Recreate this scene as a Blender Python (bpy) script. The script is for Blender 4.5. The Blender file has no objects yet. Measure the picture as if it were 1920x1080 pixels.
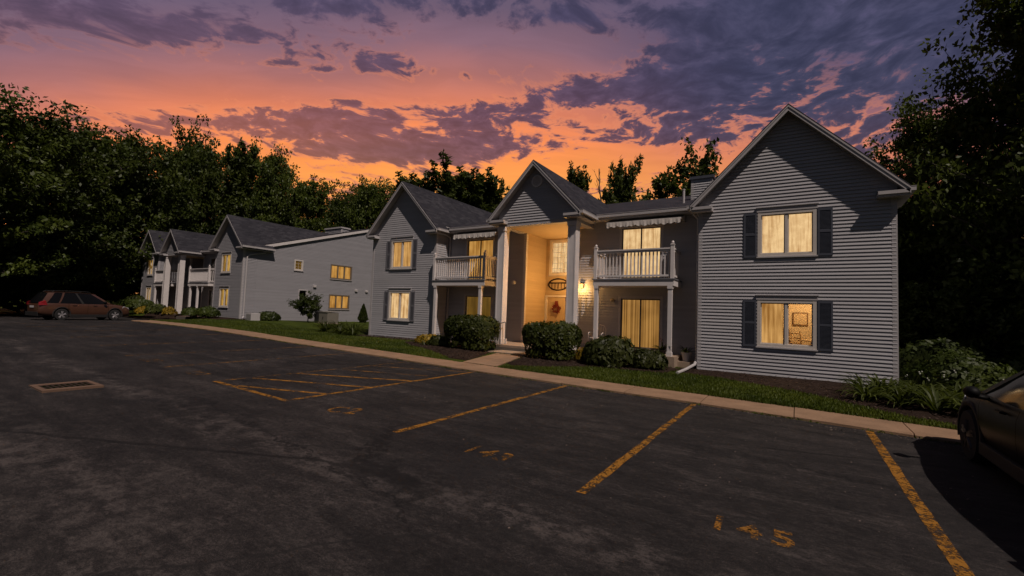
import bpy, bmesh, math, random
import numpy as np
from mathutils import Vector, Matrix

R_ = math.radians
scene = bpy.context.scene
COL = scene.collection
rnd = random.Random(7)

# ------------------------------------------------------------------ helpers
def tag(o, label=None, cat=None, group=None, kind=None):
    if label: o['label'] = label
    if cat: o['category'] = cat
    if group: o['group'] = group
    if kind: o['kind'] = kind
    return o

def empty(name, loc=(0, 0, 0)):
    o = bpy.data.objects.new(name, None)
    o.location = loc
    o.empty_display_size = .2
    COL.objects.link(o)
    return o

def origin_of(o):
    v = Vector((0, 0, 0))
    while o is not None:
        v += Vector(o.location)
        o = o.parent
    return v

class MB:
    """collects faces in scene coordinates, build() links them as ONE mesh object"""
    def __init__(s): s.v = []; s.f = []
    def add(s, pts, faces):
        n = len(s.v); s.v += [tuple(p) for p in pts]
        s.f += [tuple(i + n for i in f) for f in faces]
    def quad(s, a, b, c, d): s.add([a, b, c, d], [(0, 1, 2, 3)])
    def box(s, x0, x1, y0, y1, z0, z1):
        s.add([(x, y, z) for x in (x0, x1) for y in (y0, y1) for z in (z0, z1)],
              [(0, 1, 3, 2), (4, 6, 7, 5), (0, 4, 5, 1), (2, 3, 7, 6), (0, 2, 6, 4), (1, 5, 7, 3)])
    def wbox(s, W, u0, u1, z0, z1, n0, n1):
        s.add([W(u, z, n) for u in (u0, u1) for n in (n0, n1) for z in (z0, z1)],
              [(0, 1, 3, 2), (4, 6, 7, 5), (0, 4, 5, 1), (2, 3, 7, 6), (0, 2, 6, 4), (1, 5, 7, 3)])
    def prism(s, poly, vec):
        n = len(poly); vec = Vector(vec)
        s.add(list(poly) + [tuple(Vector(p) + vec) for p in poly],
              [tuple(range(n)), tuple(range(2 * n - 1, n - 1, -1))] + [(i, (i + 1) % n, n + (i + 1) % n, n + i) for i in range(n)])
    def tube(s, pts, rad, k=6, caps=True):
        pts = [Vector(p) for p in pts]
        if not hasattr(rad, '__len__'): rad = [rad] * len(pts)
        rings = []
        for i, p in enumerate(pts):
            d = (pts[min(i + 1, len(pts) - 1)] - pts[max(i - 1, 0)]).normalized()
            a = d.orthogonal().normalized() if i == 0 else (prev - d * prev.dot(d)).normalized()
            prev = a; b = d.cross(a)
            rings.append([p + (a * math.cos(t) + b * math.sin(t)) * rad[i] for t in [2 * math.pi * j / k for j in range(k)]])
        F = [(i * k + j, i * k + (j + 1) % k, (i + 1) * k + (j + 1) % k, (i + 1) * k + j) for i in range(len(pts) - 1) for j in range(k)]
        if caps: F += [tuple(range(k - 1, -1, -1)), tuple(range((len(pts) - 1) * k, len(pts) * k))]
        s.add([p for r in rings for p in r], F)
    def lathe(s, c, prof, k=16, axis='z'):
        P = []
        for r, h in prof:
            for j in range(k):
                t = 2 * math.pi * j / k; a, b = r * math.cos(t), r * math.sin(t)
                P.append((c[0] + a, c[1] + b, c[2] + h) if axis == 'z' else (c[0] + h, c[1] + a, c[2] + b) if axis == 'x' else (c[0] + a, c[1] + h, c[2] + b))
        m = len(prof)
        F = [(i * k + j, i * k + (j + 1) % k, (i + 1) * k + (j + 1) % k, (i + 1) * k + j) for i in range(m - 1) for j in range(k)]
        F += [tuple(range(k)), tuple(range((m - 1) * k, m * k))]
        s.add(P, F)
    def build(s, name, mat, parent=None, smooth=False, bevel=0, fix=True, kind=None):
        o0 = origin_of(parent) if parent is not None else Vector((0, 0, 0))
        me = bpy.data.meshes.new(name)
        me.from_pydata([(p[0] - o0.x, p[1] - o0.y, p[2] - o0.z) for p in s.v], [], s.f)
        if fix:
            bm = bmesh.new(); bm.from_mesh(me)
            bmesh.ops.recalc_face_normals(bm, faces=bm.faces)
            if bevel: bmesh.ops.bevel(bm, geom=list(bm.edges), offset=bevel, segments=2, affect='EDGES', profile=.6, clamp_overlap=True)
            bm.to_mesh(me); bm.free()
        if smooth:
            for p in me.polygons: p.use_smooth = True
        me.materials.append(mat)
        o = bpy.data.objects.new(name, me); COL.objects.link(o)
        if parent is not None: o.parent = parent
        if kind: o['kind'] = kind
        return o

def leaves_obj(name, C, A, B, mat, parent=None):
    """C centres, A half-length vectors, B half-width vectors -> diamond leaf faces (one mesh)"""
    n = len(C)
    V = np.empty((n, 4, 3), np.float32)
    V[:, 0] = C - A; V[:, 1] = C + B - A * .15; V[:, 2] = C + A; V[:, 3] = C - B - A * .15
    me = bpy.data.meshes.new(name)
    me.vertices.add(n * 4); me.vertices.foreach_set('co', V.ravel())
    me.loops.add(n * 4); me.loops.foreach_set('vertex_index', np.arange(n * 4, dtype=np.int32))
    me.polygons.add(n); me.polygons.foreach_set('loop_start', np.arange(0, n * 4, 4, dtype=np.int32))
    me.polygons.foreach_set('loop_total', np.full(n, 4, np.int32))
    me.update(calc_edges=True); me.validate()
    me.materials.append(mat)
    o = bpy.data.objects.new(name, me); COL.objects.link(o)
    if parent is not None: o.parent = parent
    return o

def copy_tree(o, parent=None):
    c = o.copy(); COL.objects.link(c); c.parent = parent
    for ch in list(o.children): copy_tree(ch, c)
    return c

# ------------------------------------------------------------------ node helpers
class NT:
    def __init__(s, nt): s.t = nt
    def n(s, t, **k):
        x = s.t.nodes.new(t)
        for a, b in k.items(): setattr(x, a, b)
        return x
    def put(s, sock, v):
        if isinstance(v, bpy.types.NodeSocket): s.t.links.new(v, sock)
        elif isinstance(v, (tuple, list)) and len(v) == 3 and sock.type == 'RGBA': sock.default_value = (*v, 1)
        else: sock.default_value = v
    def m(s, op, a, b=0., c=0., clamp=False):
        x = s.n('ShaderNodeMath', operation=op, use_clamp=clamp)
        for i, v in enumerate((a, b, c)): s.put(x.inputs[i], v)
        return x.outputs[0]
    def vm(s, op, a, b=(0, 0, 0)):
        x = s.n('ShaderNodeVectorMath', operation=op)
        s.put(x.inputs[0], a); s.put(x.inputs[1], b)
        return x.outputs['Value' if op == 'DOT_PRODUCT' else 'Vector']
    def mix(s, f, a, b, mode='MIX'):
        x = s.n('ShaderNodeMix', data_type='RGBA', blend_type=mode)
        s.put(x.inputs[0], f); s.put(x.inputs[6], a); s.put(x.inputs[7], b)
        return x.outputs[2]
    def noise(s, vec, scale, detail=4, rough=.55, dist=0., lac=2.):
        x = s.n('ShaderNodeTexNoise')
        s.put(x.inputs['Vector'], vec); x.inputs['Scale'].default_value = scale; x.inputs['Detail'].default_value = detail
        x.inputs['Roughness'].default_value = rough; x.inputs['Distortion'].default_value = dist
        return x.outputs['Fac']
    def ramp(s, f, stops, interp='LINEAR'):
        x = s.n('ShaderNodeValToRGB'); s.put(x.inputs[0], f)
        e = x.color_ramp.elements; x.color_ramp.interpolation = interp
        while len(e) < len(stops): e.new(.5)
        for q, (p, c) in zip(e, stops):
            q.position = p; q.color = (c, c, c, 1) if not hasattr(c, '__len__') else (*c, 1)
        return x.outputs[0]
    def sstep(s, f, a, b, lo=0., hi=1.):
        x = s.n('ShaderNodeMapRange', interpolation_type='SMOOTHSTEP')
        for i, v in enumerate((f, a, b, lo, hi)): s.put(x.inputs[i], v)
        return x.outputs[0]
    def coord(s, kind='Object', scale=(1, 1, 1)):
        x = s.n('ShaderNodeTexCoord').outputs[kind]
        if scale == (1, 1, 1): return x
        return s.vm('MULTIPLY', x, scale)

def new_mat(name):
    m = bpy.data.materials.new(name); m.use_nodes = True
    nt = m.node_tree; nt.nodes.clear()
    N = NT(nt); out = N.n('ShaderNodeOutputMaterial')
    return m, N, out

def pbr(name, fn, rough=.8, metal=0., spec=.3, bump=None, coat=0.):
    """fn(N) -> colour (tuple or socket); bump(N) -> (height socket, strength, distance)"""
    m, N, out = new_mat(name)
    b = N.n('ShaderNodeBsdfPrincipled')
    c = fn(N) if callable(fn) else fn
    N.put(b.inputs['Base Color'], c)
    N.put(b.inputs['Roughness'], rough(N) if callable(rough) else rough)
    b.inputs['Metallic'].default_value = metal
    b.inputs['Specular IOR Level'].default_value = spec
    b.inputs['Coat Weight'].default_value = coat
    if coat: b.inputs['Coat Roughness'].default_value = .06
    if bump:
        h, st, d = bump(N); x = N.n('ShaderNodeBump'); x.inputs['Strength'].default_value = st; x.inputs['Distance'].default_value = d
        N.put(x.inputs['Height'], h); N.put(b.inputs['Normal'], x.outputs[0])
    N.t.links.new(b.outputs[0], out.inputs[0])
    return m

def vary(c, amt=.18, scale=6., sc2=60., str_=(1, 1, 1)):
    def f(N):
        p = N.coord('Object', str_)
        a = N.noise(p, scale, 5, .6); b = N.noise(p, sc2, 2)
        k = N.m('ADD', N.m('MULTIPLY', N.m('SUBTRACT', a, .5), 2 * amt), N.m('MULTIPLY', N.m('SUBTRACT', b, .5), amt))
        k = N.m('ADD', k, 1.)
        return N.mix(1., tuple(c), N.n('ShaderNodeCombineColor').outputs[0], 'MULTIPLY') if False else N.vm('MULTIPLY', N_rgb(N, c), N_vec(N, k))
    return f
def N_rgb(N, c):
    x = N.n('ShaderNodeRGB'); x.outputs[0].default_value = (*c, 1); return x.outputs[0]
def N_vec(N, k):
    x = N.n('ShaderNodeCombineXYZ')
    for i in range(3): N.put(x.inputs[i], k)
    return x.outputs[0]

def leaf_mat(name, c1, c2, trans=.3):
    m, N, out = new_mat(name)
    p = N.coord('Object')
    g = N.n('ShaderNodeNewGeometry').outputs['Random Per Island']
    a = N.sstep(N.noise(p, .55, 3), .35, .65)
    col = N.mix(N.m('ADD', N.m('MULTIPLY', a, .6), N.m('MULTIPLY', g, .4)), c1, c2)
    oi = N.n('ShaderNodeObjectInfo').outputs['Random']
    col = N.vm('MULTIPLY', col, N_vec(N, N.m('ADD', N.m('MULTIPLY', oi, .35), .82)))
    d = N.n('ShaderNodeBsdfDiffuse'); N.put(d.inputs[0], col)
    t = N.n('ShaderNodeBsdfTranslucent'); N.put(t.inputs[0], N.vm('MULTIPLY', col, (1.1, 1.15, .6)))
    x = N.n('ShaderNodeMixShader'); x.inputs[0].default_value = trans
    N.t.links.new(d.outputs[0], x.inputs[1]); N.t.links.new(t.outputs[0], x.inputs[2])
    gl = N.n('ShaderNodeBsdfGlossy'); gl.inputs['Roughness'].default_value = .5; gl.inputs[0].default_value = (.5, .5, .5, 1)
    y = N.n('ShaderNodeMixShader'); y.inputs[0].default_value = .03
    N.t.links.new(x.outputs[0], y.inputs[1]); N.t.links.new(gl.outputs[0], y.inputs[2])
    N.t.links.new(y.outputs[0], out.inputs[0])
    return m

def glow_mat(name, dark, light, strength, sx=9., sz=.8, contrast=(.35, .7), blotch=1.5):
    """a curtain, blind or room lit from inside: emission with fold streaks of the cloth"""
    m, N, out = new_mat(name)
    p = N.coord('Object', (sx, sx, sz))
    a = N.sstep(N.noise(p, 1., 3, .6), *contrast)
    b = N.noise(N.coord('Object'), blotch, 2)
    f = N.m('ADD', N.m('MULTIPLY', a, .65), N.m('MULTIPLY', N.sstep(b, .3, .7), .35))
    c = N.mix(f, dark, light)
    e = N.n('ShaderNodeEmission'); N.put(e.inputs[0], c); e.inputs[1].default_value = strength
    N.t.links.new(e.outputs[0], out.inputs[0])
    return m

def worn_mat(name, c, lo, hi, scale=7.):
    m, N, out = new_mat(name)
    p = N.coord('Object')
    a = N.noise(p, scale, 6, .7); b = N.noise(p, 45., 3, .7); d = N.noise(p, 1.3, 2)
    k = N.m('ADD', N.m('ADD', N.m('MULTIPLY', a, .5), N.m('MULTIPLY', b, .35)), N.m('MULTIPLY', d, .15))
    f = N.sstep(k, lo, hi)
    s = N.n('ShaderNodeBsdfPrincipled')
    N.put(s.inputs['Base Color'], N.mix(N.noise(p, 20., 3), tuple(x * .55 for x in c), c)); s.inputs['Roughness'].default_value = .8
    s.inputs['Specular IOR Level'].default_value = .2
    t = N.n('ShaderNodeBsdfTransparent')
    x = N.n('ShaderNodeMixShader'); N.put(x.inputs[0], f)
    N.t.links.new(t.outputs[0], x.inputs[1]); N.t.links.new(s.outputs[0], x.inputs[2])
    N.t.links.new(x.outputs[0], out.inputs[0])
    return m

def glass_mat(name):
    m, N, out = new_mat(name)
    fr = N.n('ShaderNodeFresnel'); fr.inputs[0].default_value = 1.45
    t = N.n('ShaderNodeBsdfTransparent'); t.inputs[0].default_value = (.93, .93, .9, 1)
    g = N.n('ShaderNodeBsdfGlossy'); g.inputs['Roughness'].default_value = .03
    x = N.n('ShaderNodeMixShader'); N.put(x.inputs[0], fr.outputs[0])
    N.t.links.new(t.outputs[0], x.inputs[1]); N.t.links.new(g.outputs[0], x.inputs[2])
    N.t.links.new(x.outputs[0], out.inputs[0])
    return m

def asphalt_mat():
    def col(N):
        p = N.coord('Object')
        big = N.noise(p, .35, 5, .6, .4)
        st = N.noise(N.vm('MULTIPLY', p, (.5, 2.6, 1)), 1.2, 6, .7, .6)
        mid = N.noise(p, 4., 6, .7); fine = N.noise(p, 90., 3, .8); spk = N.noise(p, 240., 1)
        k = N.m('ADD', N.m('MULTIPLY', big, .8), N.m('MULTIPLY', st, 1.05))
        k = N.m('ADD', k, N.m('MULTIPLY', mid, .5))
        k = N.m('ADD', k, N.m('MULTIPLY', fine, 1.0))
        k = N.m('ADD', k, N.m('MULTIPLY', N.m('SUBTRACT', N.noise(N.vm('MULTIPLY', p, (.8, 1.5, 1)), 13., 7, .8, .8), .5), 1.25))
        k = N.m('ADD', k, N.m('MULTIPLY', N.m('SUBTRACT', N.noise(N.vm('MULTIPLY', p, (1., 1.8, 1)), 30., 4, .8, 1.2), .5), 1.1))
        k = N.m('ADD', k, N.m('MULTIPLY', N.sstep(spk, .58, .75), .5))
        # paler wheel tracks of the drive lane, broken up by wear
        sep = N.n('ShaderNodeSeparateXYZ'); N.put(sep.inputs[0], p)
        yy = N.m('ADD', sep.outputs[1], N.m('MULTIPLY', N.noise(p, .5, 3), .9))
        for y0, w, amt in ((3.55, .28, .34), (1.75, .4, .3), (-.4, .4, .25), (6.6, .3, .12)):
            d = N.m('DIVIDE', N.m('SUBTRACT', yy, y0), w)
            g = N.m('EXPONENT', N.m('MULTIPLY', N.m('MULTIPLY', d, d), -1.))
            k = N.m('ADD', k, N.m('MULTIPLY', N.m('MULTIPLY', g, N.sstep(mid, .35, .65)), amt))
        c = N.ramp(N.m('DIVIDE', k, 3.), [(.41, (.0036, .0033, .0037)), (.51, (.0095, .0084, .0086)), (.60, (.0205, .0176, .0170)), (.73, (.068, .057, .053))])
        # old cracks and sealer seams
        v = N.n('ShaderNodeTexVoronoi', feature='DISTANCE_TO_EDGE'); v.inputs['Scale'].default_value = .42
        N.put(v.inputs['Vector'], N.vm('ADD', p, N.vm('MULTIPLY', N_vec(N, N.noise(p, 1.6, 5, .7)), (1.6, 1.6, 0))))
        cr = N.m('MULTIPLY', N.sstep(v.outputs['Distance'], .0, .014, 1., 0.), N.sstep(N.noise(p, .3, 2), .42, .52))
        c = N.mix(N.m('MULTIPLY', cr, .8), c, (.012, .011, .011))
        v2 = N.n('ShaderNodeTexVoronoi', feature='DISTANCE_TO_EDGE'); v2.inputs['Scale'].default_value = .30
        N.put(v2.inputs['Vector'], N.vm('ADD', N.vm('MULTIPLY', p, (.55, 1.5, 1)), N.vm('MULTIPLY', N_vec(N, N.noise(p, 2.2, 6, .75)), (.9, .9, 0))))
        c2 = N.m('MULTIPLY', N.sstep(v2.outputs['Distance'], .003, .016, 1., 0.), N.sstep(N.noise(p, .22, 2), .45, .55))
        c = N.mix(N.m('MULTIPLY', c2, .75), c, (.004, .0038, .004))
        # dark oil stains in the stalls
        oil = N.sstep(N.noise(N.vm('MULTIPLY', p, (1, .55, 1)), .8, 3, .5), .60, .72)
        return N.mix(N.m('MULTIPLY', oil, .55), c, (.013, .012, .013))
    def bump(N):
        p = N.coord('Object')
        return N.m('ADD', N.noise(p, 110., 3, .8), N.m('MULTIPLY', N.noise(p, 3., 4), 1.5)), .5, .012
    return pbr('asphalt', col, .85, spec=.25, bump=bump)

def siding_mat(name, c):
    def col(N):
        p = N.coord('Object')
        a = N.noise(N.vm('MULTIPLY', p, (.5, .5, 3.)), 1.4, 4, .6); b = N.noise(p, 40., 3)
        # each board takes its own slight tint
        s = N.n('ShaderNodeSeparateXYZ'); N.put(s.inputs[0], p)
        w = N.n('ShaderNodeTexWhiteNoise', noise_dimensions='1D'); N.put(w.inputs['W'], N.m('FLOOR', N.m('DIVIDE', s.outputs[2], .105)))
        k = N.m('ADD', N.m('ADD', N.m('MULTIPLY', a, .22), N.m('MULTIPLY', b, .10)), N.m('MULTIPLY', w.outputs[0], .10))
        return N.vm('MULTIPLY', N_rgb(N, c), N_vec(N, N.m('ADD', k, .80)))
    return pbr(name, col, .62, spec=.3)

def shingle_mat():
    def col(N):
        p = N.coord('Object')
        s = N.n('ShaderNodeSeparateXYZ'); N.put(s.inputs[0], p)
        row = N.m('FLOOR', N.m('DIVIDE', s.outputs[2], .1))
        w = N.n('ShaderNodeTexWhiteNoise', noise_dimensions='2D')
        u = N.n('ShaderNodeCombineXYZ')
        N.put(u.inputs[0], N.m('FLOOR', N.m('DIVIDE', N.m('ADD', N.m('ADD', s.outputs[0], s.outputs[1]), N.m('MULTIPLY', row, .137)), .3))); N.put(u.inputs[1], row)
        N.put(w.inputs['Vector'], u.outputs[0])
        k = N.m('ADD', N.m('MULTIPLY', w.outputs[0], .5), N.m('MULTIPLY', N.noise(p, 50., 3, .8), .9))
        k = N.m('ADD', k, N.m('MULTIPLY', N.noise(p, .8, 4), .7))
        return N.ramp(N.m('DIVIDE', k, 2.), [(.25, (.014, .014, .018)), (.55, (.030, .029, .035)), (.8, (.060, .058, .064))])
    def bump(N):
        p = N.coord('Object'); s = N.n('ShaderNodeSeparateXYZ'); N.put(s.inputs[0], p)
        f = N.m('FRACT', N.m('DIVIDE', s.outputs[2], .1))
        return N.m('ADD', N.m('SUBTRACT', 1., f), N.m('MULTIPLY', N.noise(p, 60., 2), .8)), .6, .012
    return pbr('shingles', col, .9, spec=.15, bump=bump)

def grass_mat(name, c1, c2):
    def col(N):
        p = N.coord('Object')
        a = N.noise(p, 1.1, 5, .7); b = N.noise(p, 30., 4, .8)
        return N.mix(N.m('ADD', N.m('MULTIPLY', N.sstep(a, .35, .65), .6), N.m('MULTIPLY', b, .4)), c1, c2)
    return pbr(name, col, .9, spec=.1, bump=lambda N: (N.noise(N.coord('Object'), 55., 3, .8), .9, .04))

def mulch_mat():
    def col(N):
        p = N.coord('Object')
        k = N.m('ADD', N.m('MULTIPLY', N.noise(p, 24., 4, .8), .7), N.m('MULTIPLY', N.noise(p, 2., 3), .3))
        return N.ramp(k, [(.35, (.012, .008, .006)), (.55, (.035, .021, .015)), (.75, (.075, .048, .035))])
    return pbr('mulch', col, .95, spec=.1, bump=lambda N: (N.noise(N.coord('Object'), 30., 3, .8), 1., .04))

def brick_mat():
    def col(N):
        x = N.n('ShaderNodeTexBrick'); N.put(x.inputs['Vector'], N.coord('Object', (1, 1, 1)))
        x.inputs['Scale'].default_value = 5.; x.inputs['Color1'].default_value = (.12, .05, .035, 1); x.inputs['Color2'].default_value = (.09, .035, .025, 1)
        x.inputs['Mortar'].default_value = (.13, .11, .09, 1); x.inputs['Mortar Size'].default_value = .02
        return x.outputs[0]
    return pbr('brick', col, .9)

M = {}
M['asphalt'] = asphalt_mat()
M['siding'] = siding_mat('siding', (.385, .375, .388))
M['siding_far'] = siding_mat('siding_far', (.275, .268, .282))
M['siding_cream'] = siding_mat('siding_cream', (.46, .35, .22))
M['trim'] = pbr('trim_paint', vary((.42, .395, .395), .16, 3., 50.), .55)
M['white'] = pbr('white_paint', vary((.62, .575, .555), .16, 3., 40.), .5)
M['soffit'] = pbr('soffit_paint', vary((.36, .34, .33), .12, 4.), .6)
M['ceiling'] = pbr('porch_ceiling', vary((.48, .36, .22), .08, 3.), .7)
M['shingle'] = shingle_mat()
M['shutter'] = pbr('slate_blue_paint', vary((.066, .071, .09), .2, 5.), .5)
M['shutter_grey'] = pbr('grey_shutter_paint', vary((.17, .165, .18), .15, 5.), .55)
M['frame'] = pbr('window_frame', vary((.56, .51, .46), .12, 6.), .45)
M['frame_dark'] = pbr('door_frame', vary((.16, .13, .10), .15, 6.), .45)
M['glass'] = glass_mat('pane_glass')
M['dark_glass'] = pbr('dark_glass', (.006, .006, .007), .12, spec=.22)
M['cur_cream'] = glow_mat('curtain_cream', (.48, .235, .078), (1.0, .68, .34), 1.0, 11., .7, (.32, .62), 4.)
M['cur_gold'] = glow_mat('curtain_gold', (.33, .14, .028), (.92, .51, .17), .90, 10., .6)
M['cur_orange'] = glow_mat('curtain_orange', (.36, .15, .022), (.84, .44, .115), .82, 8., .6)
M['cur_blind'] = glow_mat('vertical_blind', (.17, .072, .013), (.62, .315, .085), .80, 18., .10, (.38, .62), .9)
M['cur_dim'] = glow_mat('dim_curtain', (.10, .052, .008), (.26, .135, .022), .70, 10., .3)
M['cur_far'] = glow_mat('far_curtain', (.10, .035, .004), (.95, .55, .12), .80, 9., .25, (.42, .52))
M['room'] = pbr('room_wall', (.56, .45, .31), .9)
M['concrete'] = pbr('concrete', vary((.30, .225, .165), .25, 3., 50.), .9, spec=.15, bump=lambda N: (N.noise(N.coord('Object'), 60., 3, .8), .4, .01))
M['kerb'] = pbr('kerb_concrete', vary((.265, .168, .105), .42, 2.2, 45.), .92, spec=.12, bump=lambda N: (N.noise(N.coord('Object'), 50., 4, .8), .5, .012))
M['lawn'] = grass_mat('lawn_turf', (.026, .040, .005), (.066, .086, .010))
M['blade'] = leaf_mat('grass_blade', (.036, .056, .006), (.10, .125, .014), .35)
M['mulch'] = mulch_mat()
M['chip'] = pbr('bark_chip', vary((.05, .032, .024), .5, 9.), .95)
M['brick'] = brick_mat()
M['grit'] = pbr('grit', vary((.12, .095, .08), .5, 9.), .95)
M['canvas'] = pbr('awning_canvas', vary((.50, .46, .42), .15, 4.), .9)
M['rusty'] = pbr('rust_stained_concrete', vary((.135, .082, .055), .35, 5., 40.), .95)
M['yellow'] = worn_mat('worn_yellow_paint', (.34, .15, .020), .43, .54)
M['yellow_faint'] = worn_mat('faded_yellow_paint', (.27, .13, .03), .462, .575)
M['yellow_digit'] = worn_mat('worn_digit_paint', (.29, .13, .022), .435, .55)
M['iron'] = pbr('cast_iron', vary((.035, .022, .016), .3, 8.), .75, metal=.3)
M['black_metal'] = pbr('black_metal', (.015, .015, .015), .5)
M['bark'] = pbr('bark', vary((.055, .045, .036), .35, 5., 30., (1, 1, .3)), .95)
M['dead_bark'] = pbr('dead_bark', vary((.16, .11, .075), .25, 5.), .95)
M['leaf_a'] = leaf_mat('maple_leaf', (.032, .050, .008), (.085, .108, .016))
M['leaf_b'] = leaf_mat('dark_leaf', (.022, .036, .006), (.060, .078, .012))
M['leaf_c'] = leaf_mat('spiky_leaf', (.032, .045, .009), (.080, .098, .020))
M['leaf_y'] = leaf_mat('yellow_green_leaf', (.06, .062, .008), (.12, .105, .014))
M['hedge'] = leaf_mat('hedge_leaf', (.020, .030, .005), (.070, .082, .012))
M['rhodo'] = leaf_mat('rhododendron_leaf', (.022, .030, .007), (.062, .070, .016))
M['gold'] = leaf_mat('golden_leaf', (.16, .10, .008), (.30, .20, .02))
M['hosta'] = leaf_mat('strap_leaf', (.035, .048, .010), (.10, .12, .026), .35)
M['petal'] = pbr('white_petal', (.6, .6, .5), .7)
M['pink'] = pbr('red_petal', (.15, .018, .014), .7)
M['core'] = pbr('dark_fill', (.010, .012, .005), 1., spec=0.)  # near-black filler, stands for the shade inside bushes and the drain pit

# ------------------------------------------------------------------ sun, world, camera
SUN = Vector((-.65, .36, -1.03)).normalized()
sl = bpy.data.lights.new('sun', 'SUN'); sl.energy = 2.9; sl.angle = R_(.5); sl.color = (1., .86, .77)
so = bpy.data.objects.new('sun', sl); so.rotation_euler = SUN.to_track_quat('-Z', 'Y').to_euler(); so.location = (20, -12, 30); COL.objects.link(so)

def make_world():
    w = bpy.data.worlds.new('World'); scene.world = w; w.use_nodes = True
    nt = w.node_tree; nt.nodes.clear(); N = NT(nt)
    out = N.n('ShaderNodeOutputWorld')
    d = N.vm('NORMALIZE', N.n('ShaderNodeTexCoord').outputs['Generated'])
    s = N.n('ShaderNodeSeparateXYZ'); N.put(s.inputs[0], d); z = s.outputs[2]
    f = N.vm('DOT_PRODUCT', d, (-.541, .841, 0)); r = N.vm('DOT_PRODUCT', d, (.841, .541, 0))
    DEG = 57.29578
    a = N.m('MULTIPLY', N.m('ARCTAN2', r, f), DEG)           # bearing from the middle of the sunset
    e = N.m('MULTIPLY', N.m('ARCSINE', z), DEG)              # height above the horizon
    # cloud sheet: a flat layer seen in perspective
    q = N.m('ADD', N.m('MAXIMUM', z, 0.), .10)
    cp = N.n('ShaderNodeCombineXYZ'); N.put(cp.inputs[0], N.m('DIVIDE', r, q)); N.put(cp.inputs[1], N.m('MULTIPLY', N.m('DIVIDE', f, q), .85))
    p = cp.outputs[0]
    wob = N.noise(p, 1.5, 3, .5)
    pw = N.vm('ADD', p, N.vm('MULTIPLY', N_vec(N, N.m('SUBTRACT', wob, .5)), (.5, .4, 0)))
    # the colour of the clear air after sunset
    ee = N.m('ADD', N.m('ADD', e, 1.2), N.m('MULTIPLY', N.m('MULTIPLY', a, a), .0045))
    ee = N.m('ADD', ee, N.m('MULTIPLY', N.m('MAXIMUM', N.m('SUBTRACT', N.m('ABSOLUTE', a), 50.), 0.), 1.5))
    ee = N.m('ADD', ee, N.m('MULTIPLY', N.m('SUBTRACT', N.noise(p, .9, 3), .5), 7.))
    base = N.ramp(N.m('DIVIDE', ee, 60.), [
        (.10, (1.0, .44, .085)), (.25, (1.0, .42, .080)), (.32, (1.0, .335, .075)), (.385, (.97, .275, .085)), (.44, (.72, .215, .115)),
        (.49, (.43, .165, .15)), (.54, (.255, .135, .175)), (.61, (.15, .105, .165)), (.78, (.070, .066, .115)), (1., (.026, .031, .052))])
    right = N.sstep(a, 3., 32.)
    base = N.mix(N.m('MULTIPLY', right, N.sstep(e, 17., 25., .30, .93)), base, (.085, .078, .155))
    e2 = N.m('ADD', e, N.m('MULTIPLY', N.m('MULTIPLY', a, a), .0035))
    n1 = N.noise(pw, 2.6, 5, .55, .2); n2 = N.noise(N.vm('MULTIPLY', N.vm('ADD', pw, (3.1, 1.7, 0)), (.85, 1., 1)), 13., 6, .60, .2)
    n3 = N.noise(N.vm('MULTIPLY', pw, (.30, 1.6, 1)), 4.5, 6, .6, .2)
    dens = N.m('ADD', N.m('ADD', N.m('MULTIPLY', n1, .32), N.m('MULTIPLY', n2, .52)), N.m('MULTIPLY', n3, .16))
    # where the cloud banks stand (bearing, height, half widths, amount)
    blobs = [(-33, 22.6, 11, 1.2, .12), (-19, 23.2, 9, 1.8, .12), (-3, 23.6, 9, 1.9, .085), (-19, 20.0, 8, 1.7, .17), (-9, 19.6, 9, 1.5, .16), (-4, 21.2, 8, 1.1, .08),
             (7, 26.6, 7, 1.3, .13), (16, 28, 7, 2.2, .12), (24, 27.5, 9, 3.2, .11), (31, 36, 12, 6.5, .115), (22, 33, 7, 2.5, .05), (45, 34, 9, 8, .13), (20, 23.2, 10, 1.5, .085), (33, 26, 9, 2.5, .08),
             (-16, 29.4, 4.5, 1.0, .13), (-34, 31, 6, 1.0, .07), (-10, 37, 9, 1.6, .12), (-46, 32, 10, 2.6, .11), (-27, 34.5, 6, 1.3, .09), (8, 34.5, 5, .8, .08),
             (-27, 26.4, 15, 1.5, -.14), (-45, 26.5, 9, 2.4, -.14), (-2, 30.5, 12, 2., -.12), (-32, 18.4, 12, 1.3, -.12), (5, 18., 9, 1.6, -.13), (7, 32.2, 9, 1.2, -.08),
             (24, 19.5, 12, 1.4, -.10), (-8, 26.4, 8, .8, -.10)]
    for (a0, e0, sa, se, k) in blobs:
        u = N.m('DIVIDE', N.m('SUBTRACT', a, a0), sa); v = N.m('DIVIDE', N.m('SUBTRACT', e2, e0), se)
        g = N.m('EXPONENT', N.m('MULTIPLY', N.m('ADD', N.m('MULTIPLY', u, u), N.m('MULTIPLY', v, v)), -1.))
        dens = N.m('ADD', dens, N.m('MULTIPLY', g, k))
    mask = N.sstep(dens, .492, .582)
    thick = N.sstep(dens, .54, .70)
    cc = N.ramp(N.m('DIVIDE', e, 40.), [(.3, (.26, .10, .10)), (.46, (.155, .075, .105)), (.58, (.115, .066, .11)), (.75, (.085, .062, .12)), (.9, (.066, .058, .115))])
    cc = N.mix(right, cc, (.056, .055, .105))
    cc2 = N.vm('MULTIPLY', cc, (.72, .78, .84))
    cc = N.mix(thick, cc, cc2)
    # undersides and rims still catching the glow
    rim = N.m('MULTIPLY', N.m('MULTIPLY', N.sstep(dens, .485, .53), N.sstep(dens, .53, .585, 1., 0.)), N.sstep(ee, 24., 36., .6, .0))
    rip = N_vec(N, N.sstep(n2, .3, .7, 1.22, .80))
    cc = N.vm('MULTIPLY', cc, rip)
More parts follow.
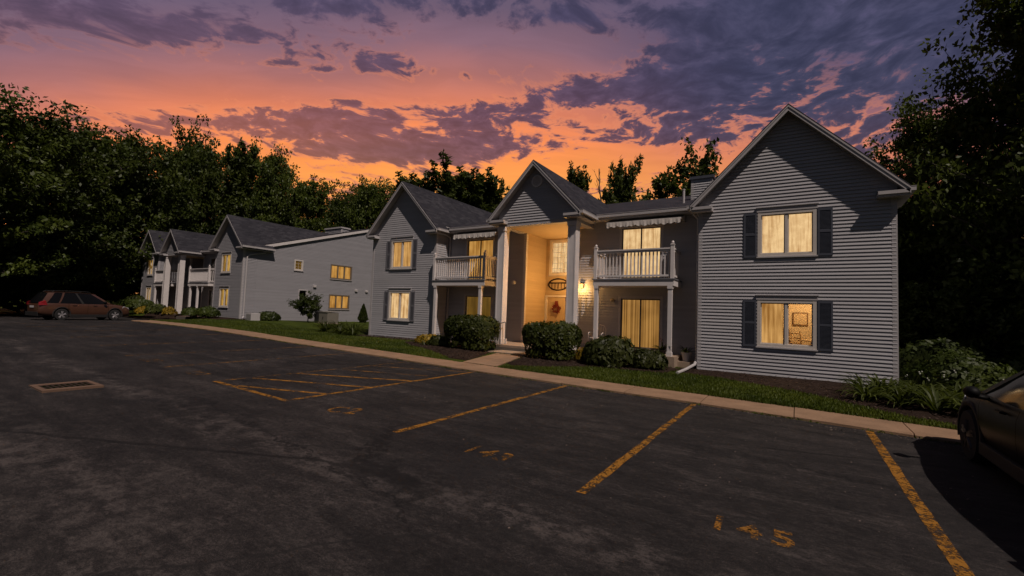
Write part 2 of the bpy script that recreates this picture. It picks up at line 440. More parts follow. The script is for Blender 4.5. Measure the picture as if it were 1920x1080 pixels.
    base = N.vm('MULTIPLY', base, N_vec(N, N.sstep(n3, .3, .7, 1.07, .93)))
    col = N.mix(N.m('MULTIPLY', mask, N.sstep(a, -40., 5., .74, .93)), base, cc)
    col = N.mix(N.m('MULTIPLY', rim, .75), col, (1.0, .31, .13))
    col = N.mix(N.sstep(N.m('ABSOLUTE', a), 56., 92.), col, (.034, .040, .060))   # the sky opposite the sunset is a dull even grey-blue
    back = N.sstep(z, -.02, .03)
    col = N.mix(back, (.02, .02, .025), col)
    sky = N.n('ShaderNodeTexSky', sky_type='NISHITA'); sky.sun_disc = False
    sky.sun_elevation = R_(54.); sky.sun_rotation = math.atan2(-SUN.x, -SUN.y)
    tot = N.mix(1., col, N.vm('MULTIPLY', sky.outputs[0], (.0022, .0022, .0022)), 'ADD')
    b = N.n('ShaderNodeBackground'); N.put(b.inputs[0], tot); b.inputs[1].default_value = 1.
    nt.links.new(b.outputs[0], out.inputs[0])
make_world()

cam = bpy.data.cameras.new('camera'); co = bpy.data.objects.new('camera', cam); COL.objects.link(co)
cam.sensor_width = 36; cam.lens = 841 / 1920 * 36; cam.clip_end = 2000; cam.clip_start = .05
Xc = Vector((1320, -3, 841)).normalized(); Yc = Vector((536, -65, -841)); Yc = (Yc - Xc * Xc.dot(Yc)).normalized(); Zc = Xc.cross(Yc)
co.matrix_world = Matrix.Translation((0, 0, 1.65)) @ Matrix((Xc, Yc, Zc)).to_4x4()
scene.camera = co
scene.view_settings.view_transform = 'Standard'; scene.view_settings.look = 'None'
scene.view_settings.exposure = 0; scene.view_settings.gamma = 1
scene.cycles.use_denoising = True
scene.cycles.max_bounces = 8; scene.cycles.transparent_max_bounces = 16; scene.cycles.caustics_reflective = False; scene.cycles.caustics_refractive = False
scene.cycles.sample_clamp_indirect = 4.

# ------------------------------------------------------------------ ground
GX = [-60, -45, -38, -34, -31, -25.5, -20, -16, -12.85, -10.4, -7.4, -3, 0, 10]; GZ = [.14, .14, .16, .27, .38, .385, .31, .205, .15, .10, .04, 0, 0, 0]
def g(x): return float(np.interp(x, GX, GZ))
def yk(x): return float(np.interp(x, [-60, -37, -34.5, -33.2, -32.4, -31.4, -13.5, -7.4, -4.5, -1.7, 1, 2.2, 12], [13.9, 13.8, 13.3, 12.2, 10.6, 9.75, 9.7, 9.6, 9.5, 9.38, 9.05, 8.93, 7.8]))
LX = [-70, -50, -40, -36, -31.9, -27, -22, -19, -15, -9, -2.7, 4, 30]; LZ = [.45, .50, .55, .55, .50, .38, .2, .14, .17, .10, .0, 0., 0.]
def lz(x, y):
    k = yk(x) + .95; a = g(x) + .05; b = float(np.interp(x, LX, LZ))
    t = min(max((y - k) / (15.6 - k), 0), 1); t = t * t * (3 - 2 * t)
    z = a + (b - a) * t
    if y > 16 and -33 < x < -14: z += (.36 - z) * min((y - 16) / 6, 1)
    return z

def sheet(xs, ys_of, zf, nrow):
    mb = MB(); P = []
    for x in xs:
        y0, y1 = ys_of(x)
        for j in range(nrow + 1):
            y = y0 + (y1 - y0) * j / nrow; P.append((x, y, zf(x, y)))
    n = nrow + 1
    mb.add(P, [(i * n + j, (i + 1) * n + j, (i + 1) * n + j + 1, i * n + j + 1) for i in range(len(xs) - 1) for j in range(nrow)])
    return mb

xs = sorted(set([-140, -100, -80] + [-60 + i for i in range(0, 91, 1)] + [40, 60, 90, 140]))
gr = sheet([-900, -300] + xs + [300, 900], lambda x: (-600, 900), lambda x, y: g(x) - .25, 6).build('ground', M['lawn'], fix=False, kind='structure')
lot = sheet(xs, lambda x: (-60, yk(x) + .02), lambda x, y: g(x), 8).build('parking_lot', M['asphalt'], fix=False, kind='structure')
# kerb: a real step with a rounded front, cut into slabs by joints
mb = MB(); x = -46.; kr = random.Random(3)
while x < 12:
    st_ = 1.525 if x > -28 else .5; x2 = x + st_; a, b = (x + .007, x2 - .007) if x > -28 else (x, x2)
    prof = []
    for xx in (a, b):
        k = yk(xx); z = g(xx); j = kr.uniform(-.006, .006)
        prof.append([(xx, k, z - .1), (xx, k + .004, z + .035 + j), (xx, k + .03, z + .055 + j), (xx, k + .93, z + .06 + j), (xx, k + .93, z - .1)])
    n = 5
    mb.add(prof[0] + prof[1], [(i, (i + 1) % n, n + (i + 1) % n, n + i) for i in range(n)] + [tuple(range(n)), tuple(range(2 * n - 1, n - 1, -1))])
    x = x2
kerb = mb.build('kerb', M['kerb'], kind='structure')
lawn = sheet([-140, -100, -80] + [-60 + .5 * i for i in range(0, 181)] + [40, 60, 90, 140], lambda x: (yk(x) + .925, 90), lz, 60).build('lawn', M['lawn'], smooth=True, fix=False, kind='structure')
# verge beyond the left end of the lot
mb = sheet([-140, -80, -62, -56, -50, -46.5], lambda x: (-40, 90), lambda x, y: .24, 4); mb.build('verge', M['lawn'], fix=False, kind='structure')

def bed(name, poly, h=.03):
    """mulch sheet draped over the lawn inside a polygon (x, y)"""
    bm = bmesh.new()
    vs = [bm.verts.new((x, y, 0)) for x, y in poly]; f = bm.faces.new(vs)
    bmesh.ops.triangulate(bm, faces=[f])
    for _ in range(4): bmesh.ops.subdivide_edges(bm, edges=[e for e in bm.edges if e.calc_length() > .45], cuts=1, use_grid_fill=False); bmesh.ops.triangulate(bm, faces=bm.faces)
    for v in bm.verts:
        edge = v.is_boundary
        v.co.z = lz(v.co.x, v.co.y) + (.006 if edge else h + rnd.uniform(-.012, .02))
    me = bpy.data.meshes.new(name); bm.to_mesh(me); bm.free(); me.materials.append(M['mulch'])
    o = bpy.data.objects.new(name, me); COL.objects.link(o); o['kind'] = 'structure'; return o
BEDS = [[(-3.3, 15.75), (-3.0, 14.3), (-2.0, 13.9), (-.9, 13.2), (.05, 12.5), (.6, 11.9), (1.0, 11.3), (1.6, 10.6), (2.3, 10.2), (3.2, 10.2), (4.2, 11), (4.4, 13), (3.6, 15), (2.4, 15.75)],
        [(-8.0, 13.3), (-7.5, 11.6), (-6.9, 11.1), (-6.3, 11.6), (-5.4, 13.0), (-4.2, 13.3), (-3.3, 13.5), (-3.1, 15.4), (-7.0, 15.2), (-8.1, 14.5)],
        [(-14.3, 15.6), (-14.6, 14.2), (-13.2, 13.1), (-11.2, 12.2), (-9.3, 11.0), (-8.6, 11.0), (-8.9, 12.0), (-9.5, 13.5), (-9.8, 14.7), (-12, 15.4)],
        [(-19.3, 15.75), (-19.2, 15.1), (-17, 15.0), (-14.6, 14.9), (-14.4, 15.75)],
        [(-46, 15.7), (-45, 13.5), (-40, 13.2), (-36, 13.8), (-31.5, 14.2), (-31.2, 17.5), (-31.8, 17.5), (-31.9, 15.7)]]
for b in BEDS: bed('mulch_bed', b)

def inside(x, y, poly):
    c = False; j = len(poly) - 1
    for i in range(len(poly)):
        (xi, yi), (xj, yj) = poly[i], poly[j]
        if (yi > y) != (yj > y) and x < (xj - xi) * (y - yi) / (yj - yi) + xi: c = not c
        j = i
    return c

def scatter_grass():
    r = np.random.RandomState(5); C = []; A = []; B = []
    n = 0
    while n < 100000:
        x = -40 + 46 * r.rand() ** .55; k = yk(x) + .88; y = k + (15.6 - k) * r.rand() ** 1.4
        if any(inside(x, y, b) for b in BEDS): continue
        if -9.3 < x < -7 and y < 13.6: continue
        h = r.uniform(.025, .07) * (1.25 if y < k + .15 else 1); t = r.uniform(0, 6.28); lean = r.uniform(0, .6)
        C.append((x, y, lz(x, y) + h * .5)); A.append((math.cos(t) * h * lean * .5, math.sin(t) * h * lean * .5, h * .55))
        B.append((-math.sin(t) * .009, math.cos(t) * .009, 0)); n += 1
    o = leaves_obj('grass', np.array(C, np.float32), np.array(A, np.float32), np.array(B, np.float32), M['blade'])
    tag(o, 'short dark green grass of the front lawn along the kerb', 'grass', kind='stuff')
scatter_grass()

def scatter_weeds():
    r = np.random.RandomState(15); C = []; A = []; B = []
    spots = [(r.uniform(-30, 2), r.rand()) for _ in range(240)]
    for x0, q in spots:
        for _ in range(r.randint(4, 14)):
            x = x0 + r.normal() * .08; y = yk(x) - r.uniform(-.015, .05) if q < .7 else yk(x) + .93 - r.uniform(0, .06)
            h = r.uniform(.015, .05); t = r.uniform(0, 6.28)
            C.append((x, y, g(x) + h * .4 + (.0 if q < .7 else .06))); A.append((math.cos(t) * h * .6, math.sin(t) * h * .6, h * .5)); B.append((-math.sin(t) * .01, math.cos(t) * .01, 0))
    o = leaves_obj('weeds', np.array(C, np.float32), np.array(A, np.float32), np.array(B, np.float32), M['blade'])
    tag(o, 'small weeds growing in the joint between kerb and asphalt', 'weeds', kind='stuff')
scatter_weeds()

def scatter_grit():
    r = np.random.RandomState(25); C = []; A = []; B = []
    for i in range(2600):
        x = r.uniform(-14, 2.6); y = yk(x) - abs(r.normal()) * (.25 if i % 3 else 2.6) - .02
        if y < 1.2: continue
        t = r.uniform(0, 6.28); s_ = r.uniform(.004, .014) * (1.6 if i % 11 == 0 else 1)
        C.append((x, y, g(x) + .006)); A.append((math.cos(t) * s_, math.sin(t) * s_, r.uniform(0, .5) * s_)); B.append((-math.sin(t) * s_ * .7, math.cos(t) * s_ * .7, r.uniform(0, .3) * s_))
    o = leaves_obj('grit', np.array(C, np.float32), np.array(A, np.float32), np.array(B, np.float32), M['grit'])
    tag(o, 'loose grit and crumbs on the asphalt, thickest along the kerb', 'grit', kind='stuff')
scatter_grit()

def scatter_chips():
    r = np.random.RandomState(9); C = []; A = []; B = []
    for bi in (0, 1, 2, 3):
        b = BEDS[bi]; x0, x1 = min(p[0] for p in b), max(p[0] for p in b); y0, y1 = min(p[1] for p in b), max(p[1] for p in b)
        for _ in range(2600):
            x, y = r.uniform(x0, x1), r.uniform(y0, y1)
            if not inside(x, y, b): continue
            t = r.uniform(0, 6.28); s = r.uniform(.012, .04)
            C.append((x, y, lz(x, y) + .035 + r.uniform(0, .02))); A.append((math.cos(t) * s, math.sin(t) * s, r.uniform(-.4, .4) * s)); B.append((-math.sin(t) * s * .4, math.cos(t) * s * .4, r.uniform(-.3, .3) * s))
    o = leaves_obj('bark_chips', np.array(C, np.float32), np.array(A, np.float32), np.array(B, np.float32), M['chip'])
    tag(o, 'loose brown bark chips on the planting beds', 'bark chips', kind='stuff')
scatter_chips()

# painted lines, hatching and stall numbers: sheets 4 mm above the asphalt, parts of the lot
def stripe(x0, y0, x1, y1, w, mat, name='parking_line'):
    mb = MB(); d = Vector((x1 - x0, y1 - y0, 0)); L = d.length; d /= L; n = Vector((-d.y, d.x, 0)); k = max(2, int(L / .22))
    P = []
    for i in range(k + 1):
        p = Vector((x0, y0, 0)) + d * (L * i / k); j = rnd.uniform(-.006, .006)
        for s in (-1, 1):
            q = p + n * (s * w * .5 + j + rnd.uniform(-.004, .004)); P.append((q.x, q.y, g(q.x) + .004))
    mb.add(P, [(2 * i, 2 * i + 1, 2 * i + 3, 2 * i + 2) for i in range(k)])
    mb.build(name, mat, lot, fix=False)
stripe(.95, 9.03, .95, 2.6, .105, M['yellow']); stripe(-1.69, 9.36, -1.69, 3.96, .095, M['yellow'])
stripe(-4.47, 9.48, -4.47, 4.27, .105, M['yellow']); stripe(-7.2, 9.55, -7.2, 4.40, .105, M['yellow'])
stripe(-9.62, 9.62, -9.62, 4.42, .10, M['yellow_faint']); stripe(-7.15, 4.40, -9.66, 4.40, .10, M['yellow'])
for a in ((-8.97, 4.45, -7.25, 5.19), (-9.56, 5.09, -7.25, 6.17), (-9.57, 6.06, -7.25, 7.36)): stripe(*a, .10, M['yellow'], 'hatch_line')
for a in ((-9.59, 7.14, -7.47, 8.16), (-9.66, 8.16, -8.3, 8.81), (-8.31, 8.89, -7.24, 9.48)): stripe(*a, .10, M['yellow_faint'], 'hatch_line')
stripe(-12.2, 9.66, -12.0, 4.38, .09, M['yellow_faint']); stripe(-14.45, 9.68, -14.5, 4.46, .085, M['yellow_faint'])
for x in (-17.2, -20.0, -22.8, -25.6, -28.4, -31.2): stripe(x, 9.70, x, 4.7, .085, M['yellow_faint'])

def number(txt, x, y, size, rot, mat, stretch=1.35):
    c = bpy.data.curves.new('stall_number', 'FONT'); c.body = txt; c.size = size; c.space_character = 1.25; c.align_x = 'CENTER'; c.offset = .007
    t = bpy.data.objects.new('tmp', c); COL.objects.link(t)
    dg = bpy.context.evaluated_depsgraph_get(); me = bpy.data.meshes.new_from_object(t.evaluated_get(dg))
    bpy.data.objects.remove(t); ca, sa = math.cos(rot), math.sin(rot)
    bm = bmesh.new(); bm.from_mesh(me); bmesh.ops.triangulate(bm, faces=bm.faces)
    for v in bm.verts:
        u, w = v.co.x, v.co.y * stretch; v.co = (x + u * ca - w * sa, y + u * sa + w * ca, 0); v.co.z = g(v.co.x) + .004
    bm.to_mesh(me); bm.free(); me.name = 'stall_number'
    me.materials.clear(); me.materials.append(mat)
    o = bpy.data.objects.new('stall_number', me); COL.objects.link(o); o.parent = lot
number('145', -.31, 3.97, .36, .04, M['yellow_digit'], 1.1); number('143', -3.04, 4.24, .36, -.02, M['yellow_digit'], 1.1)
number('C2', -5.9, 4.45, .40, .35, M['yellow_digit'], 1.3); number('127', -10.8, 4.4, .34, 0, M['yellow_faint']); number('125', -13.3, 4.45, .34, 0, M['yellow_faint'])

# storm drain
def drain():
    x0, x1, y0, y1 = -10.92, -10.12, 2.10, 2.86; z = g(x0) + .008
    r = empty('storm_drain', ((x0 + x1) / 2, (y0 + y1) / 2, z)); tag(r, 'rusty storm drain grate in a concrete surround set in the asphalt', 'drain')
    mb = MB()
    ix0, ix1, iy0, iy1 = x0 + .15, x1 - .15, y0 + .07, y1 - .07
    for a in ((x0, ix0, y0, y1), (ix1, x1, y0, y1), (ix0, ix1, y0, iy0), (ix0, ix1, iy1, y1)): mb.box(*a, z - .05, z + .012)
    mb.build('surround', M['rusty'], r)
    mb = MB()
    for i in range(9):
        y = iy0 + .02 + (iy1 - iy0 - .04) * i / 8; mb.box(ix0, ix1, y - .012, y + .012, z - .03, z + .006)
    mb.box(ix0 + .0, ix0 + .03, iy0, iy1, z - .03, z + .004); mb.box(ix1 - .03, ix1, iy0, iy1, z - .03, z + .004); mb.box((ix0 + ix1) / 2 - .012, (ix0 + ix1) / 2 + .012, iy0, iy1, z - .031, z + .003)
    mb.build('grate', M['iron'], r)
    mb = MB(); mb.box(ix0, ix1, iy0, iy1, z - .0045, z - .0025); mb.build('pit_shade', M['core'], r)  # dark sheet just under the bars, stands for the shaded pit
drain()

# ------------------------------------------------------------------ buildings
def front(y): return lambda u, z, n=0: (u, y - n, z)          # wall facing the lot
def right(x): return lambda u, z, n=0: (x + n, u, z)          # wall facing +x, u runs along y
def left(x): return lambda u, z, n=0: (x - n, u, z)

def siding(mb, W, z0, z1, L, Rr, holes=(), breaks=(), c=.105, d=.028):
    for i in range(int(math.ceil((z1 - z0) / c - 1e-6))):
        a = z0 + i * c; b = min(a + c, z1)
        cuts = sorted({a, b} | {z for h in holes for z in (h[2], h[3]) if a < z < b} | {z for z in breaks if a < z < b})
        for p, q in zip(cuts, cuts[1:]):
            mid = (p + q) / 2
            e = [(L(p), L(q))]
            for h in sorted(h for h in holes if h[2] < mid < h[3]): e += [(h[0], h[0]), (h[1], h[1])]
            e.append((Rr(p), Rr(q)))
            dp = d * (1 - (p - a) / c) + .002; dq = d * (1 - (q - a) / c) + .002
            for k in range(0, len(e), 2):
                (x0, x1), (x2, x3) = e[k], e[k + 1]
                if x2 <= x0 + 1e-4 and x3 <= x1 + 1e-4: continue
                mb.quad(W(x0, p, dp), W(x2, p, dp), W(x3, q, dq), W(x1, q, dq))
                if p == a: mb.quad(W(x0, p, 0), W(x2, p, 0), W(x2, p, dp), W(x0, p, dp))
                if p == a: mb.quad(W(x0, p, dp - .001), W(x2, p, dp - .001), W(x2, p - .006, dp - .001), W(x0, p - .006, dp - .001))

const = lambda v: (lambda z: v)

def folds(mb, W, u0, u1, z0, z1, n, amp=.02, per=.11, seed=0, gap=None):
    r = random.Random(seed); k = max(8, int((u1 - u0) / .02)); P = []; ph = r.uniform(0, 6)
    for i in range(k + 1):
        u = u0 + (u1 - u0) * i / k; d = n + amp * math.sin(ph + 2 * math.pi * u / per) + amp * .6 * math.sin(2 * math.pi * u / (per * 2.7))
        P += [W(u, z0, d), W(u, z1, d)]
    mb.add(P, [(2 * i, 2 * i + 2, 2 * i + 3, 2 * i + 1) for i in range(k)])

def window(root, W, u0, u1, z0, z1, cur, panes=2, grid=None, header=.13, shutters=None, sw=.33, frame='frame', curtain=True, seed=0, sill=True, name='window', gaps=None, casing=.055):
    f = .035; mb = MB()
    c = casing
    mb.wbox(W, u0 - c, u0 + f, z0 - c, z1 + c, -.09, .034); mb.wbox(W, u1 - f, u1 + c, z0 - c, z1 + c, -.09, .034)
    mb.wbox(W, u0 + f, u1 - f, z1 - f, z1 + c, -.09, .032); mb.wbox(W, u0 + f, u1 - f, z0 - c, z0 + f, -.09, .032)
    us = [u0 + f + (u1 - u0 - 2 * f) * i / panes for i in range(panes + 1)]
    for u in us[1:-1]: mb.wbox(W, u - .035, u + .035, z0 + f, z1 - f, -.06, .012)
    for i in range(panes):
        a = us[i] + (.035 if i else 0); b = us[i + 1] - (.035 if i < panes - 1 else 0); s = .03; nn = -.045 - (.012 if i % 2 else 0)
        mb.wbox(W, a, a + s, z0 + f, z1 - f, nn, nn + .03); mb.wbox(W, b - s, b, z0 + f, z1 - f, nn, nn + .03)
        mb.wbox(W, a + s, b - s, z0 + f, z0 + f + s, nn, nn + .028); mb.wbox(W, a + s, b - s, z1 - f - s, z1 - f, nn, nn + .028)
        if grid:
            gx, gz = grid
            for j in range(1, gx): uu = a + (b - a) * j / gx; mb.wbox(W, uu - .007, uu + .007, z0 + f, z1 - f, nn + .004, nn + .02)
            for j in range(1, gz): zz = z0 + (z1 - z0) * j / gz; mb.wbox(W, a, b, zz - .007, zz + .007, nn + .005, nn + .019)
    fr = mb.build(name, M[frame], root)
    for i in range(panes):
        a = us[i]; b = us[i + 1]; nn = -.032 - (.012 if i % 2 else 0)
        mb = MB(); mb.quad(W(a + .01, z0 + .02, nn), W(b - .01, z0 + .02, nn), W(b - .01, z1 - .02, nn), W(a + .01, z1 - .02, nn)); mb.build('pane', M['glass'], fr, fix=False)
    if curtain:
        mb = MB()
        if gaps:
            for a, b in gaps: folds(mb, W, u0 + (u1 - u0) * a, u0 + (u1 - u0) * b, z0 - .03, z1 + .03, -.13, .018, .10, seed)
        else: folds(mb, W, u0 - .05, u1 + .05, z0 - .05, z1 + .05, -.14, .02, .12, seed)
        mb.build('curtain', M[cur], fr, fix=False, smooth=True)
        if gaps:
            mb = MB(); mb.wbox(W, u0 - .2, u1 + .2, z0 - .2, z1 + .2, -.62, -.6); mb.build('room_wall', M['core'], fr)
    if header:
        mb = MB(); mb.wbox(W, u0 - c - .03, u1 + c + .03, z1 + c, z1 + c + header, .0, .045); mb.wbox(W, u0 - c - .05, u1 + c + .05, z1 + c + header, z1 + c + header + .025, .0, .075)
        mb.build('header', M['trim'], fr)
    if sill:
        mb = MB(); mb.wbox(W, u0 - c - .03, u1 + c + .03, z0 - c - .04, z0 - c, .0, .07); mb.build('sill', M['trim'], fr)
    if shutters:
        for s in (-1, 1):
            a = (u0 - c - .025 - sw) if s < 0 else (u1 + c + .025); b = a + sw; zz0 = z0 - c - .02; zz1 = z1 + c - .01
            mb = MB(); mb.wbox(W, a, b, zz0, zz1, .012, .034)
            for q0, q1 in ((a, a + .05), (b - .05, b)): mb.wbox(W, q0, q1, zz0, zz1, .034, .048)
            zm = (zz0 + zz1) / 2 + .02
            for q0, q1 in ((zz0, zz0 + .07), (zm - .035, zm + .035), (zz1 - .07, zz1)): mb.wbox(W, a + .05, b - .05, q0, q1, .034, .047)
            k = zz0 + .09
            while k < zz1 - .09:
                if abs(k - zm) > .06: mb.wbox(W, a + .055, b - .055, k, k + .012, .034, .042)
                k += .034
            mb.build('shutter', M[shutters], root)
    return fr

def slider(root, W, u0, u1, z0, z1, cur, seed=0, frame='frame_dark', lit=True):
    """sliding glass door: two tall panels in a pale casing"""
    mb = MB(); f = .05; um = (u0 + u1) / 2
    mb.wbox(W, u0 - .09, u0, z0 - .06, z1 + .09, -.09, .035); mb.wbox(W, u1, u1 + .09, z0 - .06, z1 + .09, -.09, .035)
    mb.wbox(W, u0, u1, z1, z1 + .09, -.09, .033); mb.wbox(W, u0, u1, z0 - .06, z0, -.09, .06)
    fr = mb.build('sliding_door', M['trim'], root)
    for i, (a, b, nn) in enumerate(((u0, um + .03, -.05), (um - .03, u1, -.078))):
        mb = MB(); mb.wbox(W, a, a + f, z0, z1, nn, nn + .026); mb.wbox(W, b - f, b, z0, z1, nn, nn + .026)
        mb.wbox(W, a + f, b - f, z0, z0 + f * 1.4, nn, nn + .025); mb.wbox(W, a + f, b - f, z1 - f, z1, nn, nn + .025)
        if i == 0: mb.wbox(W, a + .01, a + .035, z0 + .85, z0 + 1.1, nn + .026, nn + .05)
        mb.build('door_panel', M[frame], fr)
        mb = MB(); mb.quad(W(a + f, z0 + f, nn + .012), W(b - f, z0 + f, nn + .012), W(b - f, z1 - f, nn + .012), W(a + f, z1 - f, nn + .012)); mb.build('pane', M['glass'], fr, fix=False)
    mb = MB(); folds(mb, W, u0 - .03, u1 + .03, z0 - .03, z1 + .03, -.17, .014, .09, seed); mb.build('blind' if lit else 'curtain', M[cur], fr, fix=False, smooth=True)
    return fr

def gable_roof(root, xr, zr, s, e0, e1, yf, yb, ycut0, ycut1, wx0, wx1, yw, board=.17):
    """one gable end roof: shingles, soffit, rake boards, gutters and boxed eave returns"""
    th = .05; so = .11
    zf = lambda x: zr - s * abs(x - xr)
    mb = MB(); sf = MB()
    for (xa, xb, ya, yb_) in ((e0, wx0, yf, ycut0), (wx0, xr, yf, yb), (xr, wx1, yf, yb), (wx1, e1, yf, ycut1)):
        P = [(xa, ya, zf(xa)), (xb, ya, zf(xb)), (xb, ya, zf(xb) - th), (xa, ya, zf(xa) - th)]
        mb.prism(P, (0, yb_ - ya, 0))
        t0 = th + .003; t1 = th + so
        Q = [(xa, ya + .05, zf(xa) - t0), (xb, ya + .05, zf(xb) - t0), (xb, ya + .05, zf(xb) - t1), (xa, ya + .05, zf(xa) - t1)]
        sf.prism(Q, (0, yb_ - ya - .05, 0))
    rf = mb.build('roof', M['shingle'], root)
    sf.build('soffit', M['soffit'], rf)
    for (xa, xb) in ((e0, xr), (xr, e1)):
        mb = MB(); t0 = th + .002; t1 = th + so + .055
        mb.prism([(xa, yf, zf(xa) - t0), (xb, yf, zf(xb) - t0), (xb, yf, zf(xb) - t1), (xa, yf, zf(xa) - t1)], (0, .035, 0))
        t2 = th + .055
        mb.prism([(xa, yf - .016, zf(xa) - t0), (xb, yf - .016, zf(xb) - t0), (xb, yf - .016, zf(xb) - t2), (xa, yf - .016, zf(xa) - t2)], (0, .014, 0))
        mb.build('rake_board', M['trim'], root)
    for sgn, e, w, yc in ((-1, e0, wx0, ycut0), (1, e1, wx1, ycut1)):
        z = zf(e) - th - so - .05
        # boxed return at the foot of the rake
        mb = MB(); a, b = sorted((e - sgn * .02, w - sgn * .42)); mb.box(a, b, yf + .04, yw + .002, z - .04, z + .10); mb.box(a, b, yf + .0, yf + .04, z + .02, z + .10)
        mb.prism([(a, yf + .0, z + .10), (b, yf + .0, z + .10), (b, yw, z + .17), (a, yw, z + .17)], (0, 0, .012))
        mb.build('eave_return', M['trim'], root)
        # gutter along the side eave
        mb = MB(); x0, x1 = sorted((e + sgn * .005, e + sgn * .11)); mb.box(x0, x1, yf + .02, yc, zf(e) - .14, zf(e) - .028); mb.box(min(x0, x1) - .008, max(x0, x1) + .008, yf + .012, yc, zf(e) - .03, zf(e) - .018)
        a, b = sorted((e, w)); mb.box(a, b, yw + .01, yc, z - .03, z + .0)
        mb.build('gutter', M['trim'], root)

def rail_panel(mb, p0, p1, zt, h=1.05, pitch=.125):
    d = Vector((p1[0] - p0[0], p1[1] - p0[1], 0)); L = d.length; d /= L; n = Vector((-d.y, d.x, 0))
    def bx(a, b, w0, w1, z0, z1):
        P = [Vector((p0[0], p0[1], 0)) + d * t + n * w for t in (a, b) for w in (w0, w1)]
        mb.add([(p.x, p.y, z) for p in P for z in (z0, z1)], [(0, 1, 3, 2), (4, 6, 7, 5), (0, 4, 5, 1), (2, 3, 7, 6), (0, 2, 6, 4), (1, 5, 7, 3)])
    bx(0, L, -.045, .045, zt + h - .045, zt + h); bx(0, L, -.02, .02, zt + h - .12, zt + h - .045); bx(0, L, -.02, .02, zt + .07, zt + .14)
    k = int(L / pitch)
    for i in range(1, k): t = L * i / k; bx(t - .019, t + .019, .021, .058, zt + .03, zt + h - .05)

def balcony(root, x0, x1, yf, yw, zt, slab_z, posts, ends, feet=None):
    mb = MB(); mb.box(x0 + .035, x1 - .035, yf + .035, yw, zt - .24, zt - .035); mb.box(x0, x1, yf, yf + .035, zt - .25, zt - .04); mb.box(x0, x0 + .035, yf + .035, yw, zt - .25, zt - .04); mb.box(x1 - .035, x1, yf + .035, yw, zt - .25, zt - .04)
    bal = mb.build('balcony', M['white'], root)
    mb = MB(); k = int((yw - yf) / .14)
    for i in range(k): a = yf - .03 + (yw - yf + .02) * i / k; mb.box(x0 - .03, x1 + .03, a, a + .13, zt - .037, zt)
    mb.build('deck', M['shutter_grey'], bal)
    mb = MB()
    rail_panel(mb, (x0 + .06, yf + .06), (x1 - .06, yf + .06), zt)
    for e in ends:
        x = x0 + .06 if e < 0 else x1 - .06; rail_panel(mb, (x, yf + .06), (x, yw - .02), zt)
    mb.build('railing', M['white'], bal)
    for x in (x0 + .06, x1 - .06):
        mb = MB(); mb.box(x - .055, x + .055, yf + .005, yf + .115, zt, zt + 1.14); mb.box(x - .07, x + .07, yf - .01, yf + .13, zt + 1.14, zt + 1.165); mb.prism([(x - .05, yf + .01, zt + 1.165), (x + .05, yf + .01, zt + 1.165), (x + .05, yf + .11, zt + 1.165), (x - .05, yf + .11, zt + 1.165)], (0, 0, .02))
        mb.lathe((x, yf + .06, zt + 1.185), [(.02, 0), (.045, .02), (.05, .05), (.035, .08), (.008, .095)], 10)
        mb.build('newel', M['white'], bal)
    for x in posts:
        mb = MB(); mb.box(x - .065, x + .065, yf + .02, yf + .15, slab_z, zt - .25); mb.box(x - .085, x + .085, yf + .0, yf + .17, slab_z, slab_z + .14); mb.box(x - .085, x + .085, yf + .0, yf + .17, zt - .35, zt - .25)
        mb.build('post', M['white'], bal)

def awning(root, x0, x1, yw, z):
    mb = MB(); mb.box(x0, x1, yw - .16, yw - .02, z + .08, z + .22)
    for q in (x0 - .03, x1): mb.box(q, q + .03, yw - .22, yw - .01, z + .02, z + .24)
    for q in (x0 + .25, x1 - .28): mb.tube([(q, yw - .1, z + .12), (q + .1, yw - .3, z + .05), (q, yw - .47, z + .09)], .014, 5)
    aw = mb.build('awning', M['soffit'], root)
    yf = yw - .49
    mb = MB(); mb.box(x0 + .03, x1 - .03, yf, yf + .05, z + .07, z + .12); mb.build('front_bar', M['white'], aw)
    mb = MB(); k = int((x1 - x0) / .02); P = []
    for i in range(k + 1):
        x = x0 + .04 + (x1 - x0 - .08) * i / k; d = .05 * abs(math.sin(math.pi * (x - x0) / .23)) + .012 * math.sin(x * 9)
        w = .014 * math.sin(2 * math.pi * x / .31) + .008 * math.sin(2 * math.pi * x / .13)
        P += [(x, yw - .14, z + .20), (x, yf + .02, z + .125), (x, yf - .012, z + .115), (x, yf - .02 + w * .4, z + .03), (x, yf - .028 + w, z - .045 - d)]
    mb.add(P, [(5 * i + j, 5 * i + 5 + j, 5 * i + 6 + j, 5 * i + 1 + j) for i in range(k) for j in range(4)]); mb.build('valance', M['canvas'], aw, fix=False)

def downspout(root, pts, r=.038):
    mb = MB(); mb.tube(pts, r, 8); mb.build('downspout', M['trim'], root, smooth=False)

def corner(mb, x, y, sx, sy, z0, z1, w=.1):
    """L-shaped corner board; sx, sy point away from the building"""
    a, b = sorted((x + sx * .024, x - sx * w)); c, d = sorted((y + sy * .024, y))
    mb.box(a, b, c, d, z0, z1)
    a, b = sorted((x + sx * .024, x)); c, d = sorted((y, y - sy * w)); mb.box(a, b, c, d, z0, z1)

YW, YM, YE, ZE, SL, YR = 15.79, 16.70, 16.30, 5.56, .30, 26.4   # gable walls, main wall, main eave, its height, slope, ridge
EAVE = 5.14

